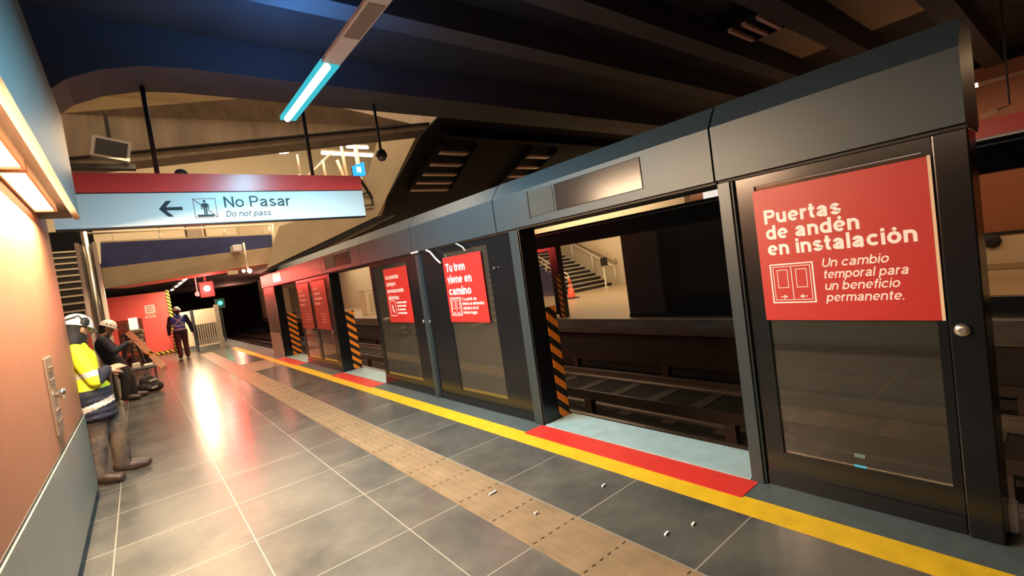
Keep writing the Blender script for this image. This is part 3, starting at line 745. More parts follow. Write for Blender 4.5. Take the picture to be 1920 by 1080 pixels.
m_ = MB(); m_.tube([(9.6, -1.5, a_.z + .02), (9.6, -1.5, 3.96)], .01, 8); m_.build('hanger_rod', M_BLACK, t)
# camera under the opposite ceiling
p = atx(1850, 218, 9.3)
t = thing('security_camera', p, 'small pale camera bracket above the sign at the right edge', 'camera')
MB().bar(p + Vector((0, .06, 0)), p + Vector((0, -.10, .04)), .07, .06).build('housing', M_CREAM2, t)
MB().tube([p + Vector((0, -.1, .05)), p + Vector((0, -.22, .08)), Vector((p.x, p.y - .22, 4.249))], .012, 8).build('bracket', M_RIB, t)
# round wall clock-like fitting on the far wall
p = atx(1860, 452, 12.97)
tag(MB().lathe([(.0, -.001), (.13, 0), (.13, -.03), (.10, -.05), (.03, -.055)], p, 24, 'x').build('wall_fitting', M_BLACK), 'round black fitting on the border of orange and cream wall', 'fitting')
struct('trim_29', MB().box(12.96, 12.98, -6, 8.3, 0.81, 0.87), M_BLACK, 'dark rail along the border of the opposite wall')
struct('trim_30', MB().box(12.965, 12.98, -6, 8.3, 0.16, 0.26), mat('cream_shade', (0.36, 0.29, 0.17), 0.6), 'grey band in the cream part of the opposite wall')

# stairs on the opposite platform
t = thing('staircase', (15.3, 15, 0.001), 'dark stair with pale nosings behind the opposite platform', 'staircase')
st = MB(); ns = MB()
for k in range(13):
    y = 14.0 + k * .30; z = .17 * (k + 1)
    st.box(14.0, 16.9, y, y + .31, z - .17 if k == 0 else z - .2, z)
    ns.box(14.0, 16.9, y - .02, y + .02, z - .035, z + .006)
st.build('steps', mat('dark_riser', (0.028, 0.024, 0.02), 0.7), t); ns.build('nosings', M_NOSE, t)
MB().yz([(14.0, 0.002), (14.0, .5), (17.9, 2.75), (17.9, 0.002)], 13.88, 13.98).build('side_panel', M_BLUE, t)
MB().yz([(13.7, 1.05), (13.7, 1.2), (17.9, 3.55), (17.9, 3.2)], 16.95, 17.05).build('wall_panel', M_CREAM, t)
for x, zo in ((13.93, 0.0), (16.92, 0.0)):
    r = MB()
    for dz in (.75, .95) if x < 14 else (.95,):
        r.tube([(x, 13.75, dz - .12), (x, 14.0, dz), (x, 17.9, dz + 2.2)], .03, 10)
    for y in (13.75, 15.0, 16.2, 17.4):
        r.tube([(x, y, max(0.002, (y - 14) * .567)), (x, y, max(.8, .93 + (y - 14) * .567))], .025, 8)
    r.build('handrail', M_RAIL, t)
# traffic cone
c = thing('traffic_cone', (12.6, 12.4, 0.001), 'orange traffic cone standing before the opposite stair', 'cone')
MB().box(12.39, 12.81, 12.19, 12.61, 0.002, 0.035, .01).build('base', M_BLACK, c)
MB().lathe([(.16, .036), (.15, .06), (.085, .42)], (12.6, 12.4, 0.0), 24).build('body', mat('cone_orange', (0.80, 0.085, 0.025), 0.45), c)
tag(MB().lathe([(.0855, .421), (.066, .53)], (12.6, 12.4, 0.0), 24).build('collar', mat('cone_pale', (0.8, 0.35, 0.25), 0.4), c), 'pale reflective collar')
MB().lathe([(.0655, .531), (.03, .74), (.018, .75)], (12.6, 12.4, 0.0), 24).build('tip', mat('cone_orange', (0.80, 0.085, 0.025), 0.45), c)
# small things on the opposite platform
t = thing('stanchion', (14.6, 13.3, 0.001), 'short pale post standing at the foot of the opposite stair', 'post')
MB().lathe([(.14, .002), (.14, .02), (.03, .04), (.03, 1.0), (.0, 1.01)], (15.9, 13.5, 0), 16).build('pole', M_RAIL, t)
MB().box(15.7, 16.1, 13.42, 13.47, .95, 1.3).build('sign_plate', M_BLACK, t)
# things on the far end of the opposite platform, seen through the second doorway
t = thing('cabinet', (9.9, 24.5, 0.001), 'cream equipment cabinet on the far opposite platform', 'cabinet')
MB().box(9.4, 10.5, 24.2, 25.0, .002, 1.25, .02).build('body', M_CREAM2, t); MB().box(9.39, 10.51, 24.19, 25.01, 1.252, 1.29).build('top', M_CREAM, t)
MB().box(9.6, 10.3, 24.18, 24.197, .15, 1.1).build('door', M_CREAM, t)
tag(MB().box(12.90, 12.95, 22.5, 24.6, .8, 2.6).build('wall_poster', M_WHITE), 'white poster board on the far opposite wall', 'poster')
tag(MB().box(9.1, 9.4, 20.2, 21.3, .002, .32, .03).build('toolbox', mat('toolbox_red', (0.55, 0.12, 0.03), 0.5)), 'low orange red box lying at the opposite platform edge', 'box')
tag(MB().box(9.6, 9.7, 33.5, 37.5, .002, 2.4).build('hoarding_sheet', mat('opp_hoarding', (0.62, 0.22, 0.14), 0.5)), 'reddish hoarding sheet on the far opposite platform', 'hoarding')
t = thing('cabin', (9.2, 44.5, 0.001), 'pale cabin with yellow framed window at the far platform end', 'cabin')
MB().box(8.5, 10.5, 44.0, 45.5, .002, 2.3, .05).build('shell', M_CREAM2, t)
MB().box(8.75, 9.6, 43.95, 43.998, .35, 1.5).build('door', mat('cabin_yellow', (0.75, 0.45, 0.06), 0.5), t)
for y in (18, 23, 28, 33):
    tube_lamp('tube_lamp', 10.0, y, y + 2.4, 3.3, 'warm tube lamp over the far opposite platform', 0, WARM, E_WHITE, .2, group='tube lamps over the far opposite platform', rod_top=3.99)

# ================================================================== LAMPS OVER THE PLATFORM
# continuous luminaire with one lit tube
XL, ZL = 1.41, 3.25
t = thing('ceiling_luminaire', (XL, 2.4, ZL), 'long grey ceiling luminaire with a lit cyan tube at its far end', 'lamp')
m_ = MB(); m_.box(XL - .07, XL + .07, -3.0, 3.58, ZL, ZL + .035, .006); m_.build('housing', mat('lamp_grey', (0.62, 0.66, 0.76), 0.5, var=.1), t)
MB().box(XL - .055, XL + .055, 2.70, 3.15, ZL - .004, ZL - .0005).build('blank_cover', mat('lamp_blank', (0.18, 0.19, 0.21), 0.5), t)
fr_ = MB(); fr_.box(XL - .07, XL + .07, 3.59, 4.86, ZL + .028, ZL + .035); fr_.box(XL - .07, XL - .055, 3.59, 4.86, ZL, ZL + .028); fr_.box(XL + .055, XL + .07, 3.59, 4.86, ZL, ZL + .028); fr_.box(XL - .07, XL + .07, 4.862, 4.89, ZL, ZL + .035)
fr_.build('reflector', emit('cyan_diffuser', (0.05, 0.50, 0.60), 0.9), t)
E_CYAN = emit('cyan_tube', (0.50, 0.92, 1.0), 4.0)
MB().tube([(XL - .020, 3.62, ZL - .004), (XL - .020, 4.84, ZL - .004)], .028, 12).build('lit_tube', E_CYAN, t)
m_ = MB()
for y in (-1.5, 1.0): m_.tube([(XL, y, ZL + .036), (XL, y, 3.96 if y in (1.0, ) else 4.249)], .01, 8)
m_.build('hanger_rods', M_BLACK, t)
area('cyan_tube_light', (XL, 4.23, ZL - .03), 0.10, 135, (0.27, 0.76, 1.0), (0, 0, 0), 1.2)
area('cyan_tube_up', (XL, 4.23, ZL + .12), 0.14, 20, (0.09, 0.38, 1.0), (PI, 0, 0), 1.2)

# lamps in the fascia soffit
E_SOF = emit('soffit_tube', (1.0, 0.64, 0.32), 6)
for i, (y0, y1, lab) in enumerate(((3.72, 4.98, 'warm lit strip lamp under the fascia, far one above the lock plate'), (2.42, 3.66, 'warm lit strip lamp under the fascia, nearer one at the left edge'))):
    t = thing('soffit_lamp', (-.42, (y0 + y1) / 2, 2.45), lab, 'lamp', 'strip lamps under the fascia')
    f = MB(); f.box(-.485, -.472, y0, y1, 2.44, 2.499); f.box(-.368, -.355, y0, y1, 2.44, 2.499); f.box(-.472, -.368, y0, y0 + .015, 2.44, 2.499); f.box(-.472, -.368, y1 - .015, y1, 2.44, 2.499)
    f.build('frame', mat('copper_edge', (0.42, 0.28, 0.19), 0.4), t)
    MB().box(-.471, -.369, y0 + .016, y1 - .016, 2.452, 2.462).build('diffuser', E_SOF, t)
    area('soffit_lamp_light', (-.36, (y0 + y1) / 2, 2.43), .10, 190, (1.0, 0.70, 0.43), (0, math.radians(-26), 0), y1 - y0)
area('soffit_lamp_light', (-.36, 1.2, 2.43), .10, 14, (1.0, 0.70, 0.43), (0, math.radians(-24), 0), 1.8)

# lamps below the mezzanine beyond the bridge
for i, (y0, y1) in enumerate(((20.2, 21.4), (22.4, 23.6), (24.8, 26.0), (28.0, 29.2))):
    tube_lamp('tube_lamp', 1.55, y0, y1, 2.68, 'white tube lamp under the mezzanine beyond the bridge, ' + ('nearest', 'second', 'third', 'farthest')[i] + ' of the row', 0, WARM, emit('far_tube', (1.0, 0.80, 0.58), 60), .16, group='tube lamps in a row beyond the bridge', rod_top=2.949)
area('far_tube_light', (1.55, 20.8, 2.62), .3, 250, (1.0, 0.72, 0.45), (0, 0, 0), 3.0)
area('far_tube_light', (1.55, 26.5, 2.62), .3, 120, (1.0, 0.72, 0.45), (0, 0, 0), 3.0)

# ================================================================== HANGING SIGN
YS = 5.95
fs = lambda u, v, w_: Vector((-0.46 + u, YS - w_, 2.45 + v))
t = thing('hanging_sign', (1.0, YS + .05, 2.45), 'long red and white hanging sign reading No Pasar over the platform', 'sign')
m_ = MB(); quad(m_, fs, 0, 2.95, 0, 0.325, -.10, 0); m_.build('white_panel', M_SIGNW, t)
m_ = MB(); m_.prism([(0, .335), (2.94, .335), (2.955, .40), (2.955, .515), (1.0, .525), (0.0, .525)], lambda u, v: fs(u, v, -.11), lambda u, v: fs(u, v, .008)); m_.build('red_band', M_REDSIGN, t)
m_ = MB(); quad(m_, fs, 0, 2.95, .325, .335, -.09, -.004); quad(m_, fs, 0, 2.955, -.012, 0, -.10, .002); m_.build('black_edge', M_SIGNK, t)
m_ = MB()
put_text(m_, 'No Pasar', fs, 1.372, 0.158, 0.122, 0.685, 0.006, 0, .0006)
put_text(m_, 'Do not pass', fs, 1.372, 0.055, 0.066, 0.45, 0.003, 0.22, .0006)
m_.build('lettering', M_SIGNK, t)
m_ = MB()
a0, av = 0.79, 0.162
quad(m_, fs, a0 + .03, a0 + .20, av - .017, av + .017, 0, .0008)
for sg in (1, -1):
    poly(m_, fs, [(a0, av), (a0 + .045, av), (a0 + .115, av + sg * .082), (a0 + .068, av + sg * .082)][::sg], .0002, .0009)
m_.build('arrow', M_SIGNK, t)
m_ = MB()
u0, v0 = 1.088, 0.055
outline(m_, fs, u0, u0 + .208, v0, v0 + .206, .006, 0, .0008)
poly(m_, fs, [(u0, v0 + .206), (u0, v0 + .200), (u0 + .202, v0), (u0 + .208, v0), (u0 + .208, v0 + .006), (u0 + .006, v0 + .206)], 0, .001)
tag(m_.build('pictogram_frame', mat('sign_dull_red', (0.20, 0.03, 0.05), 0.5), t), 'dark red frame with a diagonal bar')
m_ = MB()
quad(m_, fs, u0 + .025, u0 + .175, v0 + .010, v0 + .035, 0, .0006)
uc = u0 + .102
quad(m_, fs, uc - .016, uc - .002, v0 + .036, v0 + .10, 0, .0006); quad(m_, fs, uc + .002, uc + .016, v0 + .036, v0 + .10, 0, .0006)
poly(m_, fs, [(uc - .018, v0 + .10), (uc + .018, v0 + .10), (uc + .030, v0 + .145), (uc + .022, v0 + .157), (uc - .022, v0 + .157), (uc - .030, v0 + .145)], 0, .0006)
quad(m_, fs, uc - .036, uc - .026, v0 + .09, v0 + .145, 0, .0006); quad(m_, fs, uc + .026, uc + .036, v0 + .09, v0 + .145, 0, .0006)
poly(m_, fs, [(uc + .014 * math.cos(q * PI / 6), v0 + .177 + .014 * math.sin(q * PI / 6)) for q in range(12)], 0, .0006)
tag(m_.build('pictogram_figure', M_SIGNK, t), 'black standing figure on a platform')
for px, py, qx, qy in ((265, 165, 295, 326), (569, 200, 586, 326)):
    a, b = aty(px, py, YS + .05), aty(qx, qy, YS + .05)
    MB().tube([(b.x, YS + .05, 2.97), (b.x, YS + .05, 3.895)], .022, 10).build('hanger_rod', M_BLACK, t)
# sensor on top of the sign
p = aty(340, 327, YS + .05)
tag(MB().lathe([(.06, 0), (.06, .02), (.045, .045), (.02, .06)], (p.x, YS + .05, 2.977), 16).build('sensor', M_BLACK), 'small black dome sensor on top of the No Pasar sign', 'sensor')
# dome camera on a black rod
p = aty(715, 290, 5.9)
t = thing('dome_camera', (p.x, 5.9, p.z), 'black dome camera hanging on a thin rod right of the lit lamp', 'camera')
MB().tube([(p.x, 5.9, p.z + .06), (p.x, 5.9, 3.915)], .018, 10).build('rod', M_BLACK, t)
MB().lathe([(.03, .07), (.055, .05), (.075, .0), (.075, -.02)][::-1], (p.x, 5.9, p.z), 18).build('housing', M_BLACK, t)
MB().lathe([(.070, -.021), (.062, -.05), (.035, -.08), (.0, -.09)][::-1], (p.x, 5.9, p.z), 18).build('dome', mat('dome_smoke', (0.10, 0.07, 0.06), 0.1), t)
# monitor under the upper beam
c = (aty(170, 255, 8.9) + aty(245, 300, 8.9)) / 2
t = thing('monitor', (c.x, c.y, c.z), 'dark screen monitor with pale frame hanging under the concrete beam', 'monitor')
Rm = Matrix.Rotation(math.radians(12), 4, 'Y') @ Matrix.Rotation(math.radians(-8), 4, 'X')
def mon(mb, u0, u1, v0, v1, w0, w1):
    return mb.prism([(u0, v0), (u1, v0), (u1, v1), (u0, v1)], lambda u, v: c + (Rm @ Vector((u, w0, v))), lambda u, v: c + (Rm @ Vector((u, w1, v))))
mon(MB(), -.22, .22, -.155, .155, 0, .12).build('casing', mat('monitor_grey', (0.32, 0.29, 0.26), 0.5), t)
mon(MB(), -.175, .185, -.115, .115, -.008, -.001).build('screen', mat('monitor_glass', (0.02, 0.024, 0.032), 0.25), t)
MB().bar(c + Vector((0, .06, .16)), c + Vector((0, .06, .5)), .05).build('bracket', M_BLACK, t)
struct('trim_31', MB().box(c.x - .5, c.x + .25, 9.0, 9.15, c.z - .27, c.z - .2), M_BLACK, 'black cable tray below the monitor')

# ================================================================== UPPER HALL FITTINGS
def hall_bar(t, name, a, b, y, wd, m):
    return MB().tube([aty(*a, y), aty(*b, y)], wd, 8).build(name, m, t)
t = thing('stair_railing', aty(640, 330, 14.5), 'pale railing climbing in the upper hall behind the sign', 'railing')
hall_bar(t, 'post', (685, 395), (665, 266), 14.5, .07, M_RAIL); hall_bar(t, 'post', (648, 340), (632, 300), 14.5, .05, M_RAIL)
hall_bar(t, 'post', (650, 330), (640, 275), 14.5, .05, M_RAIL); hall_bar(t, 'post', (612, 338), (605, 300), 14.5, .04, M_RAIL)
hall_bar(t, 'handrail', (572, 335), (625, 283), 14.5, .03, M_RAIL)
hall_bar(t, 'post', (563, 325), (557, 290), 14.5, .03, M_RAIL)
b0 = aty(612, 338, 14.5); b1 = aty(690, 400, 14.5)
MB().bar((b0.x - 1.0, 14.6, 3.4), (b1.x + .2, 14.6, 3.9), .3, .3).build('stair_stringer', M_CREAM, t)
for q_ in (aty(563, 325, 14.5), aty(612, 338, 14.5), aty(648, 340, 14.5), aty(685, 395, 14.5)):
    MB().tube([(q_.x, 14.55, q_.z), (q_.x + .1, 14.58, 3.5)], .04, 8).build('post', M_RAIL, t)
for a, b, lab in (((603, 287), (700, 292), 'white strip light high in the upper hall, long one'), ((650, 275), (690, 277), 'white strip light high in the upper hall, short upper one')):
    P, Q = aty(*a, 19 if 'long' in lab else 20), aty(*b, 19 if 'long' in lab else 20)
    t = thing('strip_light', (P + Q) / 2, lab, 'lamp', 'strip lights in the upper hall')
    MB().bar(P, Q, .10, .09).build('tube', E_WHITE, t); MB().bar(P + Vector((0, .0, .10)), Q + Vector((0, .0, .10)), .16, .06).build('housing', M_CREAM, t); MB().tube([(P + Q) / 2 + Vector((0, 0, .12)), Vector(((P.x + Q.x) / 2, P.y, 10.3))], .015, 8).build('hanger_rod', M_CREAM, t)
P = aty(531, 286, 19)
tag(MB().lathe([(.0, 0), (.2, .01), (.24, .06), (.2, .1), (.015, .11), (.015, 10.3 - P.z)], P, 20).build('downlight', E_WHITE), 'round white downlight in the upper hall left of the railing', 'lamp')
# blue screen on the stair flank
P = [aty(660, 312, 12.4), aty(682, 303, 12.4), aty(686, 328, 12.4), aty(664, 336, 12.4)]
t = thing('information_screen', P[3], 'small lit blue screen above the right end of the No Pasar sign', 'screen')
MB().prism([(i, 0) for i in range(4)], lambda i, j: P[i] + Vector((0, .02, 0)), lambda i, j: P[i] + Vector((0, .1, 0))).build('casing', M_BLACK, t)
MB().prism([(i, 0) for i in range(4)], lambda i, j: P[i], lambda i, j: P[i] + Vector((0, .015, 0))).build('lit_face', emit('blue_screen', (0.03, 0.32, 0.85), 1.6), t)
cc = (P[0] + P[1] + P[2] + P[3]) / 4
MB().box(cc.x - .06, cc.x + .06, 12.385, 12.395, cc.z - .05, cc.z + .1).build('symbol', emit('blue_screen_symbol', (0.5, 0.8, 1.0), 1.8), t)
MB().bar(P[3] + Vector((.2, .06, 0)), P[3] + Vector((.75, .62, -.5)), .06).build('bracket', M_BLACK, t)
# picture frame outline on the flank
P = [aty(679, 364, 12.8), aty(694, 361, 12.8), aty(700, 384, 12.8), aty(681, 386, 12.8)]
mb = MB()
for i in range(4): mb.bar(P[i], P[(i + 1) % 4], .035)
tag(mb.build('wall_frame', M_BLACK), 'thin black frame on the cream flank right of the sign', 'frame')
# railing and pale counters on the bridge behind the parapet
t = thing('bridge_railing', aty(300, 440, 16.3), 'thin pale railing above the navy parapet of the bridge', 'railing')
MB().tube([aty(163, 438, 16.6), aty(512, 421, 14.4)], .03, 8).build('top_rail', M_RAIL, t)
for px, py0, py1, yy in ((300, 436, 452, 15.8), (420, 430, 446, 15.1), (511, 420, 470, 13.7), (505, 424, 445, 14.4)):
    MB().tube([aty(px, py0, yy), aty(px + 2, py1, yy)], .03, 8).build('post', M_RAIL, t)
for a, b, lab, m in ((215, 296, 'pale cream counter front behind the bridge railing, left one', M_CREAM2), (306, 350, 'cream counter front behind the bridge railing, middle one', M_CREAM2), (356, 384, 'narrow grey counter front behind the bridge railing', M_CONC), (392, 422, 'cream counter front behind the bridge railing, right of the grey one', M_CREAM2), (455, 500, 'pale counter front behind the bridge railing near the cream flank', M_CREAM)):
    P, Q = aty(a, 470, 19), aty(b, 465, 19)
    t = thing('counter', ((P.x + Q.x) / 2, 19.3, 3.151), lab, 'counter', 'counters on the mezzanine')
    MB().box(P.x, Q.x, 19.0, 19.6, 3.152, 4.55, .02).build('front', m, t); MB().box(P.x - .03, Q.x + .03, 18.97, 19.63, 4.552, 4.62).build('top', M_CREAM, t)
# bracket with twin lamps below the bridge
p = aty(447, 463, 13.9); q = aty(459, 505, 13.9)
t = thing('bracket_lamp', q, 'white bracket lamp with two small lights on the bridge beam', 'lamp')
MB().box(p.x - .12, p.x + .08, 13.9, 14.9, p.z - .1, p.z + .06, .01).build('junction_box', M_WHITE, t)
MB().tube([(p.x + .13, 13.9, p.z + .1), (p.x + .13, 13.9, q.z)], .025, 8).build('pole', M_RAIL, t)
for px, r in ((457, .045), (468, .06)):
    g_ = aty(px, 508, 13.9); MB().lathe([(0, -r), (r * .7, -r * .7), (r, 0), (r * .7, r * .7), (0, r)], g_, 14).build('bulb', emit('bracket_bulb', (1.0, 0.55, 0.36), 9), t)
g_ = aty(438, 510, 13.9); MB().box(g_.x - .13, g_.x + .1, 13.88, 14.0, g_.z - .06, g_.z + .04).build('lamp_body', M_CREAM2, t)

# ================================================================== LEFT STAIR, steel posts
t = thing('staircase', (-1.6, 12, 0.001), 'dark stair with pale nosings rising behind the left wall end', 'staircase')
st = MB(); ns = MB()
for k in range(20):
    y = 10.1 + k * .30; z = .17 * (k + 1)
    if z > 3.9: break
    st.box(-3.6, -.80, y, y + .31, max(0.002, z - .2), z)
    ns.box(-3.6, -.80, y - .02, y + .02, z - .03, z + .006)
st.build('steps', mat('dark_riser', (0.028, 0.024, 0.02), 0.7), t); ns.build('nosings', M_NOSE, t)
t = thing('steel_newel', (-.5, 12.2, 0.001), 'tall polished steel newel posts beside the left stair', 'post')
MB().tube([(-.56, 12.2, .002), (-.56, 12.2, 3.35)], .05, 14).build('round_post', M_STEEL, t)
MB().box(-.72, -.66, 12.15, 12.35, .002, 3.12).build('inner_plate', M_STEEL, t)
MB().box(-.47, -.41, 12.15, 12.35, .002, 3.12).build('outer_plate', M_STEEL, t)
MB().box(-.655, -.475, 12.32, 12.35, .002, 3.1).build('back_plate', mat('brushed_dark', (0.22, 0.2, 0.18), .4, metal=.5), t)

# ================================================================== RED HOARDING AND DOORWAY GEAR
hy = 22.9
def H(px, py, y=hy): return aty(px, py, y)
t = thing('hoarding', (0.2, hy, 0.001), 'red site hoarding across the platform beyond the bridge', 'hoarding')
xr = H(322, 610).x
MB().box(-1.9, xr, hy, hy + .08, 0.002, 2.42).build('sheet', M_HOARD, t)
tag(MB().box(xr - .02, xr + .10, hy - .03, hy - .002, 0.002, 2.46).build('edge_tape', M_HAZY, t), 'yellow and black striped edge tape')
tag(MB().box(.25, xr - .025, hy - .03, hy - .002, 0.03, 0.13).build('foot_tape', hazard('yellow_black_foot', (0.012,) * 3, (0.78, 0.50, 0.04), 0.16, 'x', 1.0), t), 'yellow and black striped foot tape')
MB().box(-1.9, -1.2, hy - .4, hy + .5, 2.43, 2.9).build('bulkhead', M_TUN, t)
for (a, b, c_, d, lab) in ((273, 289, 571, 589, 'white notice sheet on the red hoarding, upper'), (273, 291, 590, 597, 'small white notice just below the upper sheet')):
    P, Q = H(a, d), H(b, c_)
    t = thing('notice', ((P.x + Q.x) / 2, hy - .01, P.z), lab, 'notice', 'notices on the red hoarding')
    MB().box(P.x, Q.x, hy - .008, hy - .003, P.z, Q.z).build('sheet', mat('notice_pink', (0.75, 0.50, 0.44), 0.6), t)
    m_ = MB()
    for k in range(3 if Q.z - P.z > .25 else 1):
        zz = Q.z - (Q.z - P.z) * (k + 1) / (4 if Q.z - P.z > .25 else 2); m_.box(P.x + .04, Q.x - .04, hy - .0105, hy - .0085, zz - .02, zz + .02)
    m_.build('print', mat('notice_print', (0.35, 0.12, 0.10), 0.6), t)
# doorway with stacked gear in front of the hoarding
dy = 20.6
t = thing('door_frame', (-.2, dy, 0.001), 'dull red open doorway frame before the hoarding', 'door frame')
P, Q = aty(222, 605, dy), aty(262, 600, dy)
x0, x1, zt = P.x, Q.x, Q.z
m_ = MB(); m_.box(x0 - .06, x0, dy, dy + .08, .002, zt); m_.box(x1, x1 + .06, dy, dy + .08, .002, zt); m_.box(x0 - .06, x1 + .06, dy, dy + .08, zt, zt + .06); m_.build('frame', mat('dull_red', (0.22, 0.04, 0.03), 0.5), t)
MB().box(x0, x1, dy + .051, dy + .08, .002, zt - .01).build('leaf', mat('doorway_brown', (0.22, 0.10, 0.06), 0.6), t)
bx, bt = aty(256, 640, 20.1), 0
for k in range(5):
    z0 = .42 + k * .15
    m_ = MB().box(bx.x - .17 + .03 * math.sin(k * 2.1), bx.x + .20 + .03 * math.sin(k * 2.1), 20.05, 20.45, z0, z0 + .14, .045)
    tag(m_.build('sack', mat('sack_green', (0.22, 0.24, 0.15), 0.7, var=.4, scale=12)), ('grey green sack at the bottom of the stack by the doorway', 'grey green sack second from the bottom by the doorway', 'grey green sack in the middle of the stack by the doorway', 'grey green sack second from the top by the doorway', 'grey green sack on top of the stack by the doorway')[k], 'sack', 'sacks stacked by the doorway')
t = thing('pallet_trolley', (bx.x, 20.25, .001), 'low rusty trolley carrying the stacked sacks', 'trolley')
MB().box(bx.x - .3, bx.x + .3, 19.98, 20.5, .33, .418, .01).build('deck', mat('rust', (0.30, 0.10, 0.05), .6), t)
for sx in (-.24, .24):
    for sy in (20.05, 20.43): MB().lathe([(.10, -.025), (.11, -.02), (.11, .02), (.10, .025)], (bx.x + sx, sy, .112), 16, 'y').build('wheel', M_BLACK, t)
m_ = MB()
for sx in (-.24, .24):
    for sy in (20.05, 20.43): m_.bar((bx.x + sx, sy, .2), (bx.x + sx, sy, .33), .05)
m_.build('fork', M_BLACK, t)
P = aty(250, 607, 20.4)
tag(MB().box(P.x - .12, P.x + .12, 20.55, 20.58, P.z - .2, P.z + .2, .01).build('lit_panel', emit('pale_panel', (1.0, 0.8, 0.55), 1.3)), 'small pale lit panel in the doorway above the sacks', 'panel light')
# leaning plank
A = Vector((0.42, 17.1, 0.03)); B = aty(240, 623, 17.9)
t = thing('plank', A, 'long pale wooden plank leaning toward the doorway', 'plank')
MB().bar(A, B, .16, .05, (0, 1, 0)).build('board', mat('pale_wood', (0.72, 0.58, 0.36), 0.55, var=.2, scale=6), t)
mid = A.lerp(B, .38); MB().bar(mid - (B - A).normalized() * .05, mid + (B - A).normalized() * .05, .17, .06, (0, 1, 0)).build('tape_wrap', M_HAZY, t)
# trestle that carries the plank and a tray
t = thing('trestle', (B.x + .05, 17.95, 0.001), 'dark trestle supporting the upper end of the plank', 'trestle')
m_ = MB(); m_.bar((B.x - .25, 17.8, .002), (B.x - .02, 17.98, B.z - .05), .05); m_.bar((B.x + .3, 17.8, .002), (B.x + .08, 17.98, B.z - .05), .05); m_.bar((B.x, 18.3, .002), (B.x + .03, 18.02, B.z - .05), .05); m_.build('leg', M_PSD, t)
MB().bar((B.x - .2, 18.02, B.z - .09), (B.x + .25, 18.02, B.z - .09), .07).build('crossbar', M_PSD, t)
# tool tray beside seated worker
p = aty(262, 690, 13.2)
t = thing('tool_tray', (p.x, 13.2, p.z), 'dark low trolley tray with small pale items behind the worker', 'tray')
MB().box(p.x - .32, p.x + .30, 12.95, 13.4, p.z - .03, p.z + .01, .01).build('deck', M_PSD, t)
m_ = MB()
for sx in (-.28, .26):
    for sy in (13.0, 13.35): m_.bar((p.x + sx, sy, .002), (p.x + sx, sy, p.z - .03), .03)
m_.build('legs', M_PSD, t)
tag(MB().box(p.x - .12, p.x + .02, 13.05, 13.17, p.z + .012, p.z + .13, .02).build('paper_cup', mat('paper_white', (0.8, 0.72, 0.6), .6)), 'pale small carton standing on the dark tray', 'carton')
tag(MB().box(p.x + .08, p.x + .24, 13.1, 13.3, p.z + .012, p.z + .06, .015).build('parcel', mat('paper_white', (0.8, 0.72, 0.6), .6)), 'pale flat parcel lying on the dark tray', 'parcel')

# ================================================================== BARRIER AT THE PLATFORM END
yb = 20.9
t = thing('barrier_gate', (1.95, yb, 0.001), 'pale metal barrier gate with slats at the platform end', 'gate')
P, Q = aty(372, 660, yb), aty(408, 655, yb)
xa, xb = 1.60, 2.32
zt = aty(390, 578, yb).z
MB().box(xa - .03, xa + .03, yb - .03, yb + .03, .002, zt + .03).build('left_post', M_PSD, t)
MB().box(xb - .02, xb + .12, yb - .06, yb + .08, .002, zt + .10).build('right_post', mat('gate_grey', (0.34, 0.30, 0.24), .5, metal=.3), t)
MB().box(xa + .035, xb - .025, yb - .015, yb + .015, zt - .55, zt).build('upper_sheet', mat('gate_cream', (0.62, 0.52, 0.38), .5), t)
m_ = MB()
for k in range(9):
    x = xa + .08 + k * (xb - xa - .14) / 8; m_.box(x - .022, x + .022, yb - .012, yb + .012, .22, zt - .56)
m_.build('slats', mat('gate_grey', (0.34, 0.30, 0.24), .5, metal=.3), t)
MB().box(xa + .035, xb - .025, yb - .02, yb + .02, .16, .22).build('bottom_rail', mat('gate_cream', (0.62, 0.52, 0.38), .5), t)
t = thing('barrier_fence', (1.35, 22.2, 0.001), 'pale sheet barrier panel left of the slatted gate, behind it', 'barrier')
MB().box(1.15, 1.62, 22.2, 22.24, .15, 1.52).build('sheet', mat('gate_cream', (0.62, 0.52, 0.38), .5), t)
m_ = MB(); m_.box(1.12, 1.15, 22.19, 22.25, .002, 1.55); m_.box(1.62, 1.65, 22.19, 22.25, .002, 1.55); m_.build('posts', M_PSD, t)

# signals
def signal(px, py, y, r, em, lab, power, col, stand_down=True):
    p = aty(px, py, y)
    t = thing('signal_lamp', p, lab, 'signal')
    MB().box(p.x - r * 2.2, p.x + r * 2.2, y + .02, y + .25, p.z - r * 3, p.z + r * 2.5, .02).build('housing', M_BLACK, t)
    MB().lathe([(0, -.10), (r * .6, -.09), (r, -.05), (r, 0.019)], (p.x, y, p.z), 20, 'y').build('lens', em, t)
    if stand_down: MB().bar((p.x, y + .14, -1.2 if p.x > 3.2 else .002), (p.x, y + .14, p.z - r * 3), .06).build('stand', M_BLACK, t)
    else: MB().bar((p.x, y + .14, p.z + r * 2.5), (p.x, y + .14, 2.949), .06).build('hanger', M_BLACK, t)
    point('signal_light', (p.x, y - .35, p.z), power, col, r)
    return p
signal(388, 541, 17.35, .09, emit('signal_red', (1.0, 0.05, 0.03), 60), 'glowing red signal lamp under the mezzanine beyond the bridge', 260, (1.0, 0.06, 0.05), False)
point('tunnel_fill', (5.6, 27, 2.3), 170, (1.0, 0.42, 0.28), .2)  # both tunnel points are added fill, no fixture stands there
point('tunnel_fill', (5.6, 40, 2.3), 170, (1.0, 0.42, 0.28), .2)
signal(413, 568, 24.0, .08, emit('signal_green', (0.03, 0.8, 0.42), 9), 'small green signal lamp above the barrier gate', 6, (0.05, 0.9, 0.5))
p = aty(371, 551, 20.3)
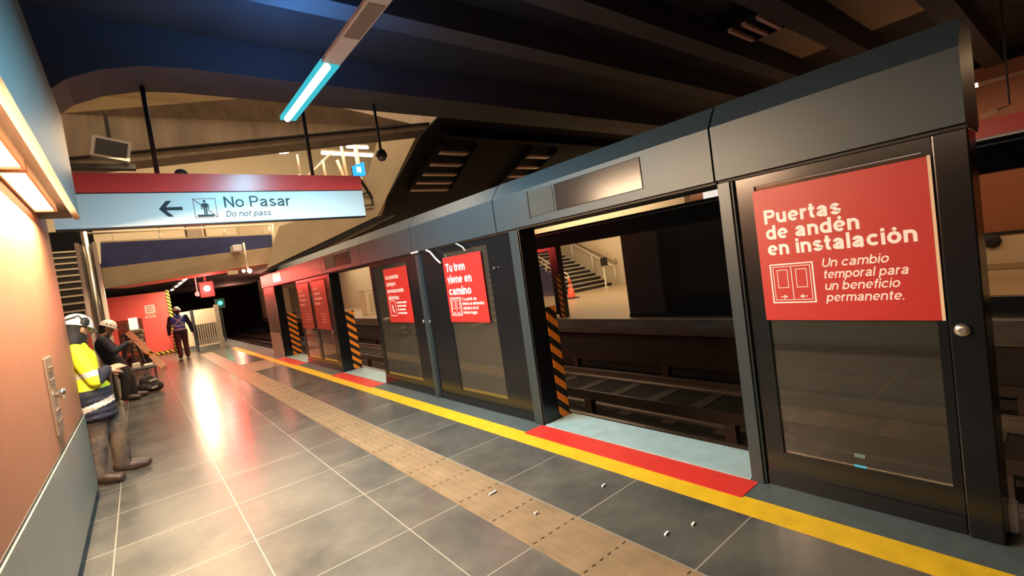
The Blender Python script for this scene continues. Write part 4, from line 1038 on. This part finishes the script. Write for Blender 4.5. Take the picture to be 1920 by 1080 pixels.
tag(MB().lathe([(0, -.05), (.07, -.04), (.09, 0), (.09, .03)], p, 16, 'y').bar(p + Vector((0, .03, 0)), (p.x, p.y + .03, 2.949), .03).build('dim_lamp', emit('dim_red', (0.9, 0.25, 0.2), 2.0)), 'dim reddish round lamp left below the red signal', 'lamp')

# ================================================================== LOCK PLATE ON THE LEFT WALL
t = thing('lock_plate', (XW, 4.3, .9), 'steel lock plate with a shiny knob on the orange wall', 'lock plate')
MB().box(XW + .001, XW + .012, 4.14, 4.42, .88, 1.38, .004).build('plate', mat('plate_steel', (0.34, 0.26, 0.20), .35, metal=.7), t)
m_ = MB()
for z in (1.30, 1.22, 1.02, .95): m_.box(XW + .0122, XW + .018, 4.19, 4.37, z - .018, z + .018, .003)
m_.build('slots', mat('slot_dark', (0.10, 0.07, 0.05), .4), t)
MB().lathe([(.018, 0), (.020, .02), (.030, .025), (.032, .045), (.02, .055)], (XW + .0122, 4.28, 1.13), 18, 'x').build('knob', mat('bright_steel', (0.9, 0.82, 0.7), .12, metal=1.0), t)

p = ray(1897, 985); p = p * ((0.06 - CAM_H) / p.z)
tag(MB().box(p.x + .03, p.x + .09, p.y - .02, p.y + .02, .004, .15, .01).build('floor_bracket', M_WHITE), 'small white bracket on the platform edge behind the end post', 'bracket')
# floor litter
for px, py, L, lab in ((925, 925, .035, 'white cigarette butt on the tactile strip'), (1005, 963, .012, 'tiny white scrap on the tactile strip right of the cigarette butt'), (1250, 999, .018, 'white chip on the dark tiles nearest the bottom edge'), (1132, 909, .018, 'white chip on the dark tiles beside the red floor strip'), (1300, 981, .014, 'white chip on the dark tiles right of the lower chip')):
    r = ray(px, py); t_ = (0.01 - CAM_H) / r.z; p = r * t_
    zb = .0092 if 1.5 < p.x < 1.86 else .001
    tag(MB().bar((p.x - L, p.y, zb + .005), (p.x + L, p.y + L * .3, zb + .005), .010, .008).build('litter_scrap', M_WHITE), lab, 'litter', 'scraps on the floor')

# ================================================================== PEOPLE
def blob(chains, voxel=0.010, smooth=4):
    bm = bmesh.new()
    for ch in chains:
        for a, b in zip(ch, ch[1:]):
            pa, pb = Vector(a[:3]), Vector(b[:3]); ra, rb = a[3], b[3]
            sa = a[4] if len(a) > 4 else (1, 1, 1); sb = b[4] if len(b) > 4 else (1, 1, 1)
            n = max(2, int((pb - pa).length / (min(ra, rb) * .35)) + 1)
            for k in range(n + 1):
                q = k / n; r = ra + (rb - ra) * q; p = pa.lerp(pb, q); s_ = Vector(sa).lerp(Vector(sb), q)
                mtx = Matrix.Translation(p) @ Matrix.Diagonal((s_.x, s_.y, s_.z, 1))
                bmesh.ops.create_icosphere(bm, subdivisions=2 if r > .02 else 1, radius=r, matrix=mtx)
    me = bpy.data.meshes.new('blob'); bm.to_mesh(me); bm.free()
    ob = bpy.data.objects.new('blob', me); C.objects.link(ob)
    m = ob.modifiers.new('r', 'REMESH'); m.mode = 'VOXEL'; m.voxel_size = voxel; m.use_smooth_shade = True
    if smooth:
        s2 = ob.modifiers.new('s', 'SMOOTH'); s2.factor = .5; s2.iterations = smooth
    dg = bpy.context.evaluated_depsgraph_get(); dg.update()
    out = bpy.data.meshes.new_from_object(ob.evaluated_get(dg))
    bpy.data.objects.remove(ob); bpy.data.meshes.remove(me)
    for p in out.polygons: p.use_smooth = True
    return out
def split(me, parent, rule):
    """faces sorted by rule(center) -> (part name, material, label) ; one part object each"""
    groups = {}
    for p in me.polygons: groups.setdefault(rule(p.center), []).append(p.index)
    out = []
    def islands(idx):
        left = set(idx); byv = {}
        for i in idx:
            for v in me.polygons[i].vertices: byv.setdefault(v, []).append(i)
        res = []
        while left:
            q = [left.pop()]; isl = [q[0]]
            while q:
                for v in me.polygons[q.pop()].vertices:
                    for j in byv[v]:
                        if j in left: left.discard(j); q.append(j); isl.append(j)
            res.append(isl)
        res.sort(key=len, reverse=True)
        big = [r for r in res if len(r) > max(40, .12 * len(res[0]))] or [res[0]]
        for r in res[len(big):]:
            c0 = me.polygons[r[0]].center
            min(big, key=lambda b: (me.polygons[b[0]].center - c0).length).extend(r)
        return big
    for key, idx in [(k_, i_) for k_, g_ in groups.items() for i_ in islands(g_)]:
        bm = bmesh.new(); vm = {}
        for i in idx:
            vsx = []
            for v in me.polygons[i].vertices:
                if v not in vm: vm[v] = bm.verts.new(me.vertices[v].co)
                vsx.append(vm[v])
            f = bm.faces.new(vsx); f.smooth = True
        m2 = bpy.data.meshes.new(key[0]); bm.to_mesh(m2); bm.free(); m2.materials.append(key[1])
        o = bpy.data.objects.new(key[0], m2); C.objects.link(o); o.parent = parent; ORG[o.name] = ORG[parent.name]
        if len(key) > 2 and key[2]: o['label'] = key[2]
        out.append(o)
    bpy.data.meshes.remove(me)
    return out
def hand_chains(wrist, d, nrm, curl=0.4, side=1, point=False):
    """palm along d, palm faces nrm; thumb on the given side"""
    wrist = Vector(wrist); d = Vector(d).normalized(); nrm = Vector(nrm); nrm = (nrm - d * nrm.dot(d)).normalized()
    s_ = d.cross(nrm) * side
    ch = []
    palm = wrist + d * .05
    for off in (-.026, -.009, .009, .026):
        ch.append([tuple(wrist + s_ * off * .6) + (.017,), tuple(wrist + d * .088 + s_ * off) + (.013,)])
    for i, off in enumerate((-.030, -.010, .010, .030)):
        L = (.066, .080, .074, .058)[i]
        cu = curl * (0.35 if (point and i == 0) else 1.0) * (1 + .12 * i)
        p = wrist + d * .092 + s_ * (-off)
        dirv = d.copy(); c_ = [tuple(p) + (.0095,)]
        for sgm, fr in enumerate((.45, .32, .23)):
            ang = cu * (.7, 1.0, .8)[sgm]
            dirv = (Matrix.Rotation(ang, 3, d.cross(nrm)) @ dirv)
            p = p + dirv * L * fr; c_.append(tuple(p) + (.0092 - .001 * sgm,))
        ch.append(c_)
    b0 = wrist + d * .03 + s_ * .024
    ch.append([tuple(b0) + (.014,), tuple(b0 + (d * .7 + s_ * .7 + nrm * .3) * .036) + (.011,), tuple(b0 + (d * .9 + s_ * .55 + nrm * .5) * .062) + (.0095,)])
    return ch
def head_chains(c, fwd, k=1.0):
    """c = middle of the head (eye height); fwd = gaze"""
    c = Vector(c); f = Vector(fwd).normalized(); l = Vector((0, 0, 1)).cross(f).normalized(); u = f.cross(l)
    P = lambda a, b, d: tuple(c + f * a * k + l * b * k + u * d * k)
    ch = [[P(-.012, 0, .03) + (.092 * k,), P(.01, 0, .035) + (.088 * k,)],
          [P(.02, 0, .0) + (.075 * k,), P(.035, 0, -.055) + (.058 * k,), P(.055, 0, -.092) + (.034 * k,)],
          [P(.085, 0, .012) + (.012 * k,), P(.112, 0, -.028) + (.014 * k,), P(.095, 0, -.034) + (.017 * k,)],
          [P(.072, -.036, .024) + (.015 * k,), P(.088, 0, .026) + (.012 * k,), P(.072, .036, .024) + (.015 * k,)],
          [P(.088, -.020, -.060) + (.008 * k,), P(.098, 0, -.058) + (.010 * k,), P(.088, .020, -.060) + (.008 * k,)],
          [P(.085, -.018, -.070) + (.008 * k,), P(.094, 0, -.071) + (.009 * k,), P(.085, .018, -.070) + (.008 * k,)]]
    for sd in (-1, 1):
        ch.append([P(-.008, sd * .083, .018) + (.017 * k,), P(-.012, sd * .092, .0) + (.016 * k,), P(-.004, sd * .086, -.024) + (.011 * k,)])
    return ch, P
M_SKIN = mat('skin', (0.36, 0.19, 0.12), 0.5)
M_NAVY = mat('navy_cloth', (0.010, 0.013, 0.030), 0.8, var=.3, scale=14, bump=.3)
M_HIVIS = mat('hivis_yellow', (0.72, 0.72, 0.02), 0.7, var=.15, scale=10, bump=.3)
M_BAND = mat('reflective_band', (0.52, 0.48, 0.44), 0.4)
M_CAMO = mat('worn_brown_trousers', (0.12, 0.082, 0.053), 0.8, var=.8, var_col=(0.018, 0.017, 0.020), scale=9, bump=.3)
M_BOOT = mat('brown_boot', (0.035, 0.018, 0.011), 0.5, var=.3, scale=15)
M_SOLE = mat('boot_sole', (0.012, 0.011, 0.010), 0.7)
M_HELM = mat('white_helmet', (0.72, 0.72, 0.70), 0.3)
M_HELMB = mat('grey_white_helmet', (0.50, 0.55, 0.60), 0.3)
M_HAIR = mat('black_hair', (0.012, 0.010, 0.010), 0.8)
M_VEST = mat('blue_vest', (0.04, 0.10, 0.62), 0.7, var=.15, scale=10)
def helmet(parent, c, fwd, m, k=1.0, muffs=False):
    c = Vector(c); f = Vector(fwd).normalized(); l = Vector((0, 0, 1)).cross(f).normalized(); u = f.cross(l)
    rx, ry, rz = .135 * k, .112 * k, .125 * k
    b = c + u * .045 * k
    mb = MB(); bm = mb.bm; rings = []
    for i in range(10):
        q = i / 9 * PI / 2
        rr, hh = math.cos(q), math.sin(q)
        if i == 9: rr = .02
        rings.append([bm.verts.new(b + f * rx * rr * math.cos(a * PI / 14) + l * ry * rr * math.sin(a * PI / 14) + u * rz * hh) for a in range(28)])
    lip = []
    for a in range(28):
        ca, sa = math.cos(a * PI / 14), math.sin(a * PI / 14)
        ex = 1.10 + (.32 * max(0, ca) ** 2)
        lip.append(bm.verts.new(b + f * rx * ex * ca + l * ry * 1.10 * sa - u * (.012 * k + .012 * k * max(0, ca))))
    inner = [bm.verts.new(b + f * rx * .93 * math.cos(a * PI / 14) + l * ry * .93 * math.sin(a * PI / 14) - u * .014 * k) for a in range(28)]
    top_in = bm.verts.new(b + u * rz * .8)
    for A, B_ in [(inner, lip), (lip, rings[0])] + list(zip(rings, rings[1:])):
        for a in range(28):
            fc = bm.faces.new((A[a], A[(a + 1) % 28], B_[(a + 1) % 28], B_[a])); fc.smooth = True
    bm.faces.new(rings[-1])
    for a in range(28): bm.faces.new((inner[(a + 1) % 28], inner[a], top_in))
    h = mb.build('helmet', m, parent, local=True)
    s_ = MB(); s_.tube([b + f * .10 * k + l * .09 * k - u * .02, c + f * .05 * k + l * .08 * k - u * .08 * k, c + f * .06 * k - u * .135 * k, c + f * .05 * k - l * .08 * k - u * .08 * k, b + f * .10 * k - l * .09 * k - u * .02], .006, 6)
    s_.build('chin_strap', M_HAIR, h, local=True)
    if muffs:
        for sd in (-1, 1):
            p = c + l * sd * .108 * k + u * .07 * k - f * .02
            e = MB(); bmesh.ops.create_icosphere(e.bm, subdivisions=3, radius=1, matrix=Matrix.Translation(p) @ (Matrix((f, l, u)).transposed().to_4x4()) @ Matrix.Diagonal((.040, .024, .050, 1)))
            for fc in e.bm.faces: fc.smooth = True
            eo = e.build('ear_muff', M_BLACK, h, local=True)
            MB().tube([p, p - f * .07 + u * .05 - l * sd * .0, b - f * .14 * k + u * .02], .008, 6).build('muff_arm', M_BLACK, h, local=True)
    else:
        v = MB()
        for sd in (-1, 1):
            for dx in (-.03, .03): 
                p = c + l * sd * .116 * k + u * .085 * k + f * dx
                bmesh.ops.create_icosphere(v.bm, subdivisions=2, radius=.010 * k, matrix=Matrix.Translation(p))
        v.build('vent_holes', M_BLACK, h, local=True)
    return h
def person(name, loc, rz, J, label, outfit, gaze, headfwd=None, voxel=.009, hands=None, muffs=False, helm=M_HELM):
    root = thing(name, loc, label, 'person', None, rz)
    V = lambda k: tuple(J[k])
    hc = Vector(J['head'])
    hch, P = head_chains(hc, gaze)
    tor = [V('pelvis') + (.125, (.82, 1.15, .9)), V('waist') + (.118, (.82, 1.12, 1)), V('chest') + (.135, (.85, 1.2, 1.05)), tuple((Vector(J['shR']) + Vector(J['shL'])) / 2 + Vector((0, 0, .0))) + (.085, (.9, 1.5, .8)), V('neck') + (.055,), tuple(hc + Vector((-.005, 0, -.06))) + (.056,)]
    arms = lambda e, hand=True: [[V('sh' + s_) + (.058 + e,), V('el' + s_) + (.044 + e,), V('wr' + s_) + (.029 + e * .8,)] for s_ in 'RL']
    legs = lambda e, k=1: [[V('hip' + s_) + (.092 + e,), V('kn' + s_) + (.058 + e,), tuple(Vector(J['kn' + s_]).lerp(Vector(J['an' + s_]), .35)) + (.056 + e,), V('an' + s_) + (.038 + e * k,)] for s_ in 'RL']
    feet = lambda e: [[tuple(Vector(J['an' + s_]) + (Vector(J['an' + s_]) - Vector(J['to' + s_])).normalized() * .03 - Vector((0, 0, .03))) + (.040 + e, (1, .9, .9)), tuple(Vector(J['an' + s_]).lerp(Vector(J['to' + s_]), .5) - Vector((0, 0, .015))) + (.042 + e,), V('to' + s_) + (.034 + e, (1, 1.15, .85))] for s_ in 'RL']
    chains = hch + [tor] + arms(0) + legs(0) + feet(-.008)
    for s_ in 'RL':
        d, n_, cu, sd, pt = (hands or {}).get(s_, (None, None, .5, 1, False))
        if d is None:
            d = Vector(J['wr' + s_]) - Vector(J['el' + s_]); n_ = Vector((0, 1 if s_ == 'R' else -1, 0))
            sd = 1 if s_ == 'R' else -1
        chains += hand_chains(J['wr' + s_], d, n_, cu, sd, pt)
    me = blob(chains, .0075, 2); me.materials.append(M_SKIN)
    body = bpy.data.objects.new('body', me); C.objects.link(body); body.parent = root; ORG[body.name] = ORG[root.name]
    # eyes
    for sd in (-1, 1):
        e = MB(); bmesh.ops.create_icosphere(e.bm, subdivisions=2, radius=.0125, matrix=Matrix.Translation(P(.078, sd * .032, .006)))
        e.build('eye', mat('eye_white', (0.6, 0.58, 0.55), .2), root, local=True)
    # hair or hood
    hair = outfit['hair']
    hm = blob([[P(-.03, 0, .035) + (.094,), P(-.02, 0, .04) + (.092,)], [P(-.045, 0, -.01) + (.075,), P(-.04, 0, -.065) + (.060,)]] + ([[P(-.02, 0, -.06) + (.085, (1, 1, 1)), P(-.03, 0, -.12) + (.085, (1, 1.1, 1))], [P(.02, 0, -.055) + (.075,), P(.03, 0, -.095) + (.06,)]] if hair == 'hood' else []), .010, 3)
    hm.materials.append(M_HAIR); ho = bpy.data.objects.new('hood' if hair == 'hood' else 'hair', hm); C.objects.link(ho); ho.parent = root; ORG[ho.name] = ORG[root.name]
    # trousers, boots, jacket
    for o in split(blob([[V('pelvis') + (.145, (.82, 1.15, .9)), tuple(Vector(J['pelvis']).lerp(Vector(J['waist']), .5)) + (.14, (.82, 1.12, .9))]] + legs(.024 + outfit.get('loose', 0), 1.3), voxel, 4), root, outfit['trousers']): pass
    for o in split(blob(feet(.018 + outfit.get('loose', 0) * .4) + [[V('an' + s_) + (.052,), tuple(Vector(J['an' + s_]).lerp(Vector(J['kn' + s_]), .22)) + (.058,)] for s_ in 'RL'], .010, 3), root, outfit['boots']): pass
    hem = outfit.get('hem', 0); lo = outfit.get('loose', 0)
    jk = [([tuple(Vector(J['pelvis']) + Vector((.02, 0, -hem))) + (.185, (.92, 1.2, .35))] if hem else []) + [V('pelvis') + ((.175, (1.0, 1.35, .9)) if hem else (.165, (.82, 1.15, .85))), V('waist') + (.150, (.92, 1.2, 1) if hem else (.85, 1.12, 1)), V('chest') + (.165, (.86, 1.15, 1.05)), tuple((Vector(J['shR']) + Vector(J['shL'])) / 2 + Vector((0, 0, -.01))) + (.11, (.9, 1.45, .75)), tuple(Vector(J['neck']) + Vector((0, 0, -.02))) + (.080, (1, 1.1, .6))]] + arms(.024)
    for o in split(blob(jk, voxel, 5), root, outfit['jacket']): pass
    helmet(root, P(0, 0, 0), headfwd or gaze, helm, 1.0, muffs)
    return root
def boots_rule(c): return ('boot_sole', M_SOLE, None) if c.z < .022 else ('boots', M_BOOT, None)
plainT = lambda m: (lambda c: ('trousers', m, None))

# worker leaning beyond the wall end, facing the tracks
J1 = dict(pelvis=(-.05, 0, .88), waist=(-.08, 0, 1.02), chest=(-.09, 0, 1.20), neck=(-.09, 0, 1.38), head=(-.07, 0, 1.505),
          shR=(-.09, -.19, 1.31), elR=(.02, -.24, 1.02), wrR=(.10, -.10, 1.09), shL=(-.09, .19, 1.31), elL=(-.03, .24, 1.03), wrL=(.08, .14, 1.05),
          hipL=(-.05, -.09, .86), knL=(-.05, -.06, .47), anL=(-.10, -.15, .11), toL=(.06, -.20, .055),
          hipR=(-.03, .08, .86), knR=(.10, .03, .47), anR=(.09, .06, .11), toR=(.27, .08, .055))
def jack1(c):
    z = c.z
    if c.x > .05 and .98 < z < 1.18: return ('cuff', M_NAVY, 'dark sleeve end')
    if abs(z - (1.09 + .15 * c.x)) < .026: return ('reflective_band', M_BAND, 'grey reflective chest band')
    if z > .93: return ('jacket', M_HIVIS, 'yellow upper jacket')
    if abs(z - (.765 + .25 * (c.x + .05))) < .028: return ('reflective_band', M_BAND, 'grey reflective hip band')
    return ('jacket_skirt', M_NAVY, 'dark lower jacket')
person('person', (-.40, 6.22, 0.001), 0, J1, 'person in yellow and navy jacket and white helmet leaning beyond the wall end', dict(hair='hood', trousers=plainT(M_CAMO), boots=boots_rule, jacket=jack1, hem=.22, loose=.004), (.75, .75, -.38),
       hands={'R': ((1, .3, .15), (0, .6, -.8), .25, -1, True), 'L': ((1, -.4, .1), (0, -.6, -.8), .5, 1, False)}, muffs=True, helm=M_HELMB)

# worker leaning back, looking at a phone
J2 = dict(pelvis=(-.20, 0, .80), waist=(-.26, 0, .93), chest=(-.31, 0, 1.12), neck=(-.29, 0, 1.30), head=(-.22, 0, 1.43),
          shR=(-.31, -.19, 1.23), elR=(-.18, -.25, .98), wrR=(.03, -.12, 1.09), shL=(-.31, .19, 1.23), elL=(-.16, .24, .99), wrL=(.02, .07, 1.06),
          hipR=(-.18, -.09, .80), knR=(-.08, -.12, .44), anR=(-.12, -.13, .10), toR=(.06, -.15, .05),
          hipL=(-.18, .09, .80), knL=(-.02, .10, .44), anL=(.0, .10, .10), toL=(.18, .12, .05))
def jack2(c):
    return ('jacket', M_NAVY, None)
person('person', (-.24, 11.8, 0.001), 0, J2, 'person in navy work clothes and white helmet leaning back, looking at a phone', dict(hair='hair', trousers=plainT(mat('dark_trousers', (0.018, 0.016, 0.018), .8, var=.3, scale=12)), boots=boots_rule, jacket=jack2), (1, 0, -.55),
       hands={'R': ((.8, .35, .35), (-.5, .3, .8), .7, -1, False), 'L': ((.9, -.3, .25), (-.3, -.2, .9), .6, 1, False)})
ph = thing('smartphone', (-.10, 11.78, 1.13), 'dark smartphone held by the worker in navy clothes', 'phone')
Rp = Matrix.Rotation(math.radians(-50), 4, 'Y')
mb = MB(); mb.box(-.004, .004, -.036, .036, -.07, .07, .003); mb.bm.transform(Rp); mb.build('case', M_BLACK, ph, local=True)
mb = MB(); mb.box(-.0052, -.0042, -.032, .032, -.064, .064); mb.bm.transform(Rp); mb.build('screen', M_SCREEN, ph, local=True)

# worker walking away, blue vest with silver cross
J3 = dict(pelvis=(0, 0, .92), waist=(.0, 0, 1.05), chest=(0, 0, 1.25), neck=(-.01, 0, 1.44), head=(.02, 0, 1.56),
          shR=(0, -.20, 1.37), elR=(-.05, -.29, 1.10), wrR=(.03, -.33, .86), shL=(0, .20, 1.37), elL=(-.03, .28, 1.10), wrL=(.04, .30, .86),
          hipR=(0, -.09, .90), knR=(.08, -.10, .50), anR=(.0, -.10, .11), toR=(.18, -.11, .05),
          hipL=(0, .09, .90), knL=(.02, .10, .49), anL=(-.16, .10, .14), toL=(.02, .11, .06))
def jack3(c):
    if abs(c.y) > .185 or c.z < .93 or c.z > 1.47: return ('jacket', M_NAVY, None)
    z, y = c.z, c.y
    if abs(z - .985) < .02 or abs(z - 1.10) < .02: return ('reflective_band', M_BAND, 'silver reflective band')
    if z > 1.12 and c.x < 0:
        q = (z - 1.12) / .30
        if abs(y - (-.15 + .30 * q)) < .024 or abs(y - (.15 - .30 * q)) < .024: return ('reflective_cross', M_BAND, 'silver X on the back')
    return ('vest', M_VEST, 'blue vest')
person('person', (1.05, 19.1, 0.001), PI / 2, J3, 'person in blue vest with silver X and white helmet walking away by the hoarding', dict(hair='hair', trousers=plainT(mat('plum_trousers', (0.030, 0.014, 0.020), .8)), boots=boots_rule, jacket=jack3), (1, 0, -.1))

# backpack on the floor
t = thing('backpack', (.02, 12.25, 0.001), 'black backpack with grey strips lying on the floor beside the worker', 'backpack')
me = blob([[(-.10, 0, .13, .115), (.08, .0, .12, .12), (.14, .0, .10, .09)], [(-.08, 0, .24, .09), (.06, 0, .23, .09)], [(-.09, -.02, .30, .05), (.03, -.02, .31, .05)]], .012, 5)
me.materials.append(mat('backpack_black', (0.016, 0.013, 0.014), .7, bump=.3, scale=20)); o = bpy.data.objects.new('bag', me); C.objects.link(o); o.parent = t; ORG[o.name] = ORG[t.name]
me = blob([[(-.03, -.10, .10, .05), (.09, -.10, .09, .05)]], .010, 4); me.materials.append(M_BLACK); o = bpy.data.objects.new('pocket', me); C.objects.link(o); o.parent = t
MB().bar((.0, -.118, .245), (.13, -.10, .262), .02, .035).build('reflective_strip', M_BAND, t, local=True)
MB().bar((.02, -.155, .10), (.12, -.152, .12), .015, .03).build('reflective_strip', M_BAND, t, local=True)
MB().tube([(-.06, 0, .35), (-.04, 0, .39), (0, 0, .395), (.03, 0, .36)], .010, 8).build('carry_loop', M_BLACK, t, local=True)
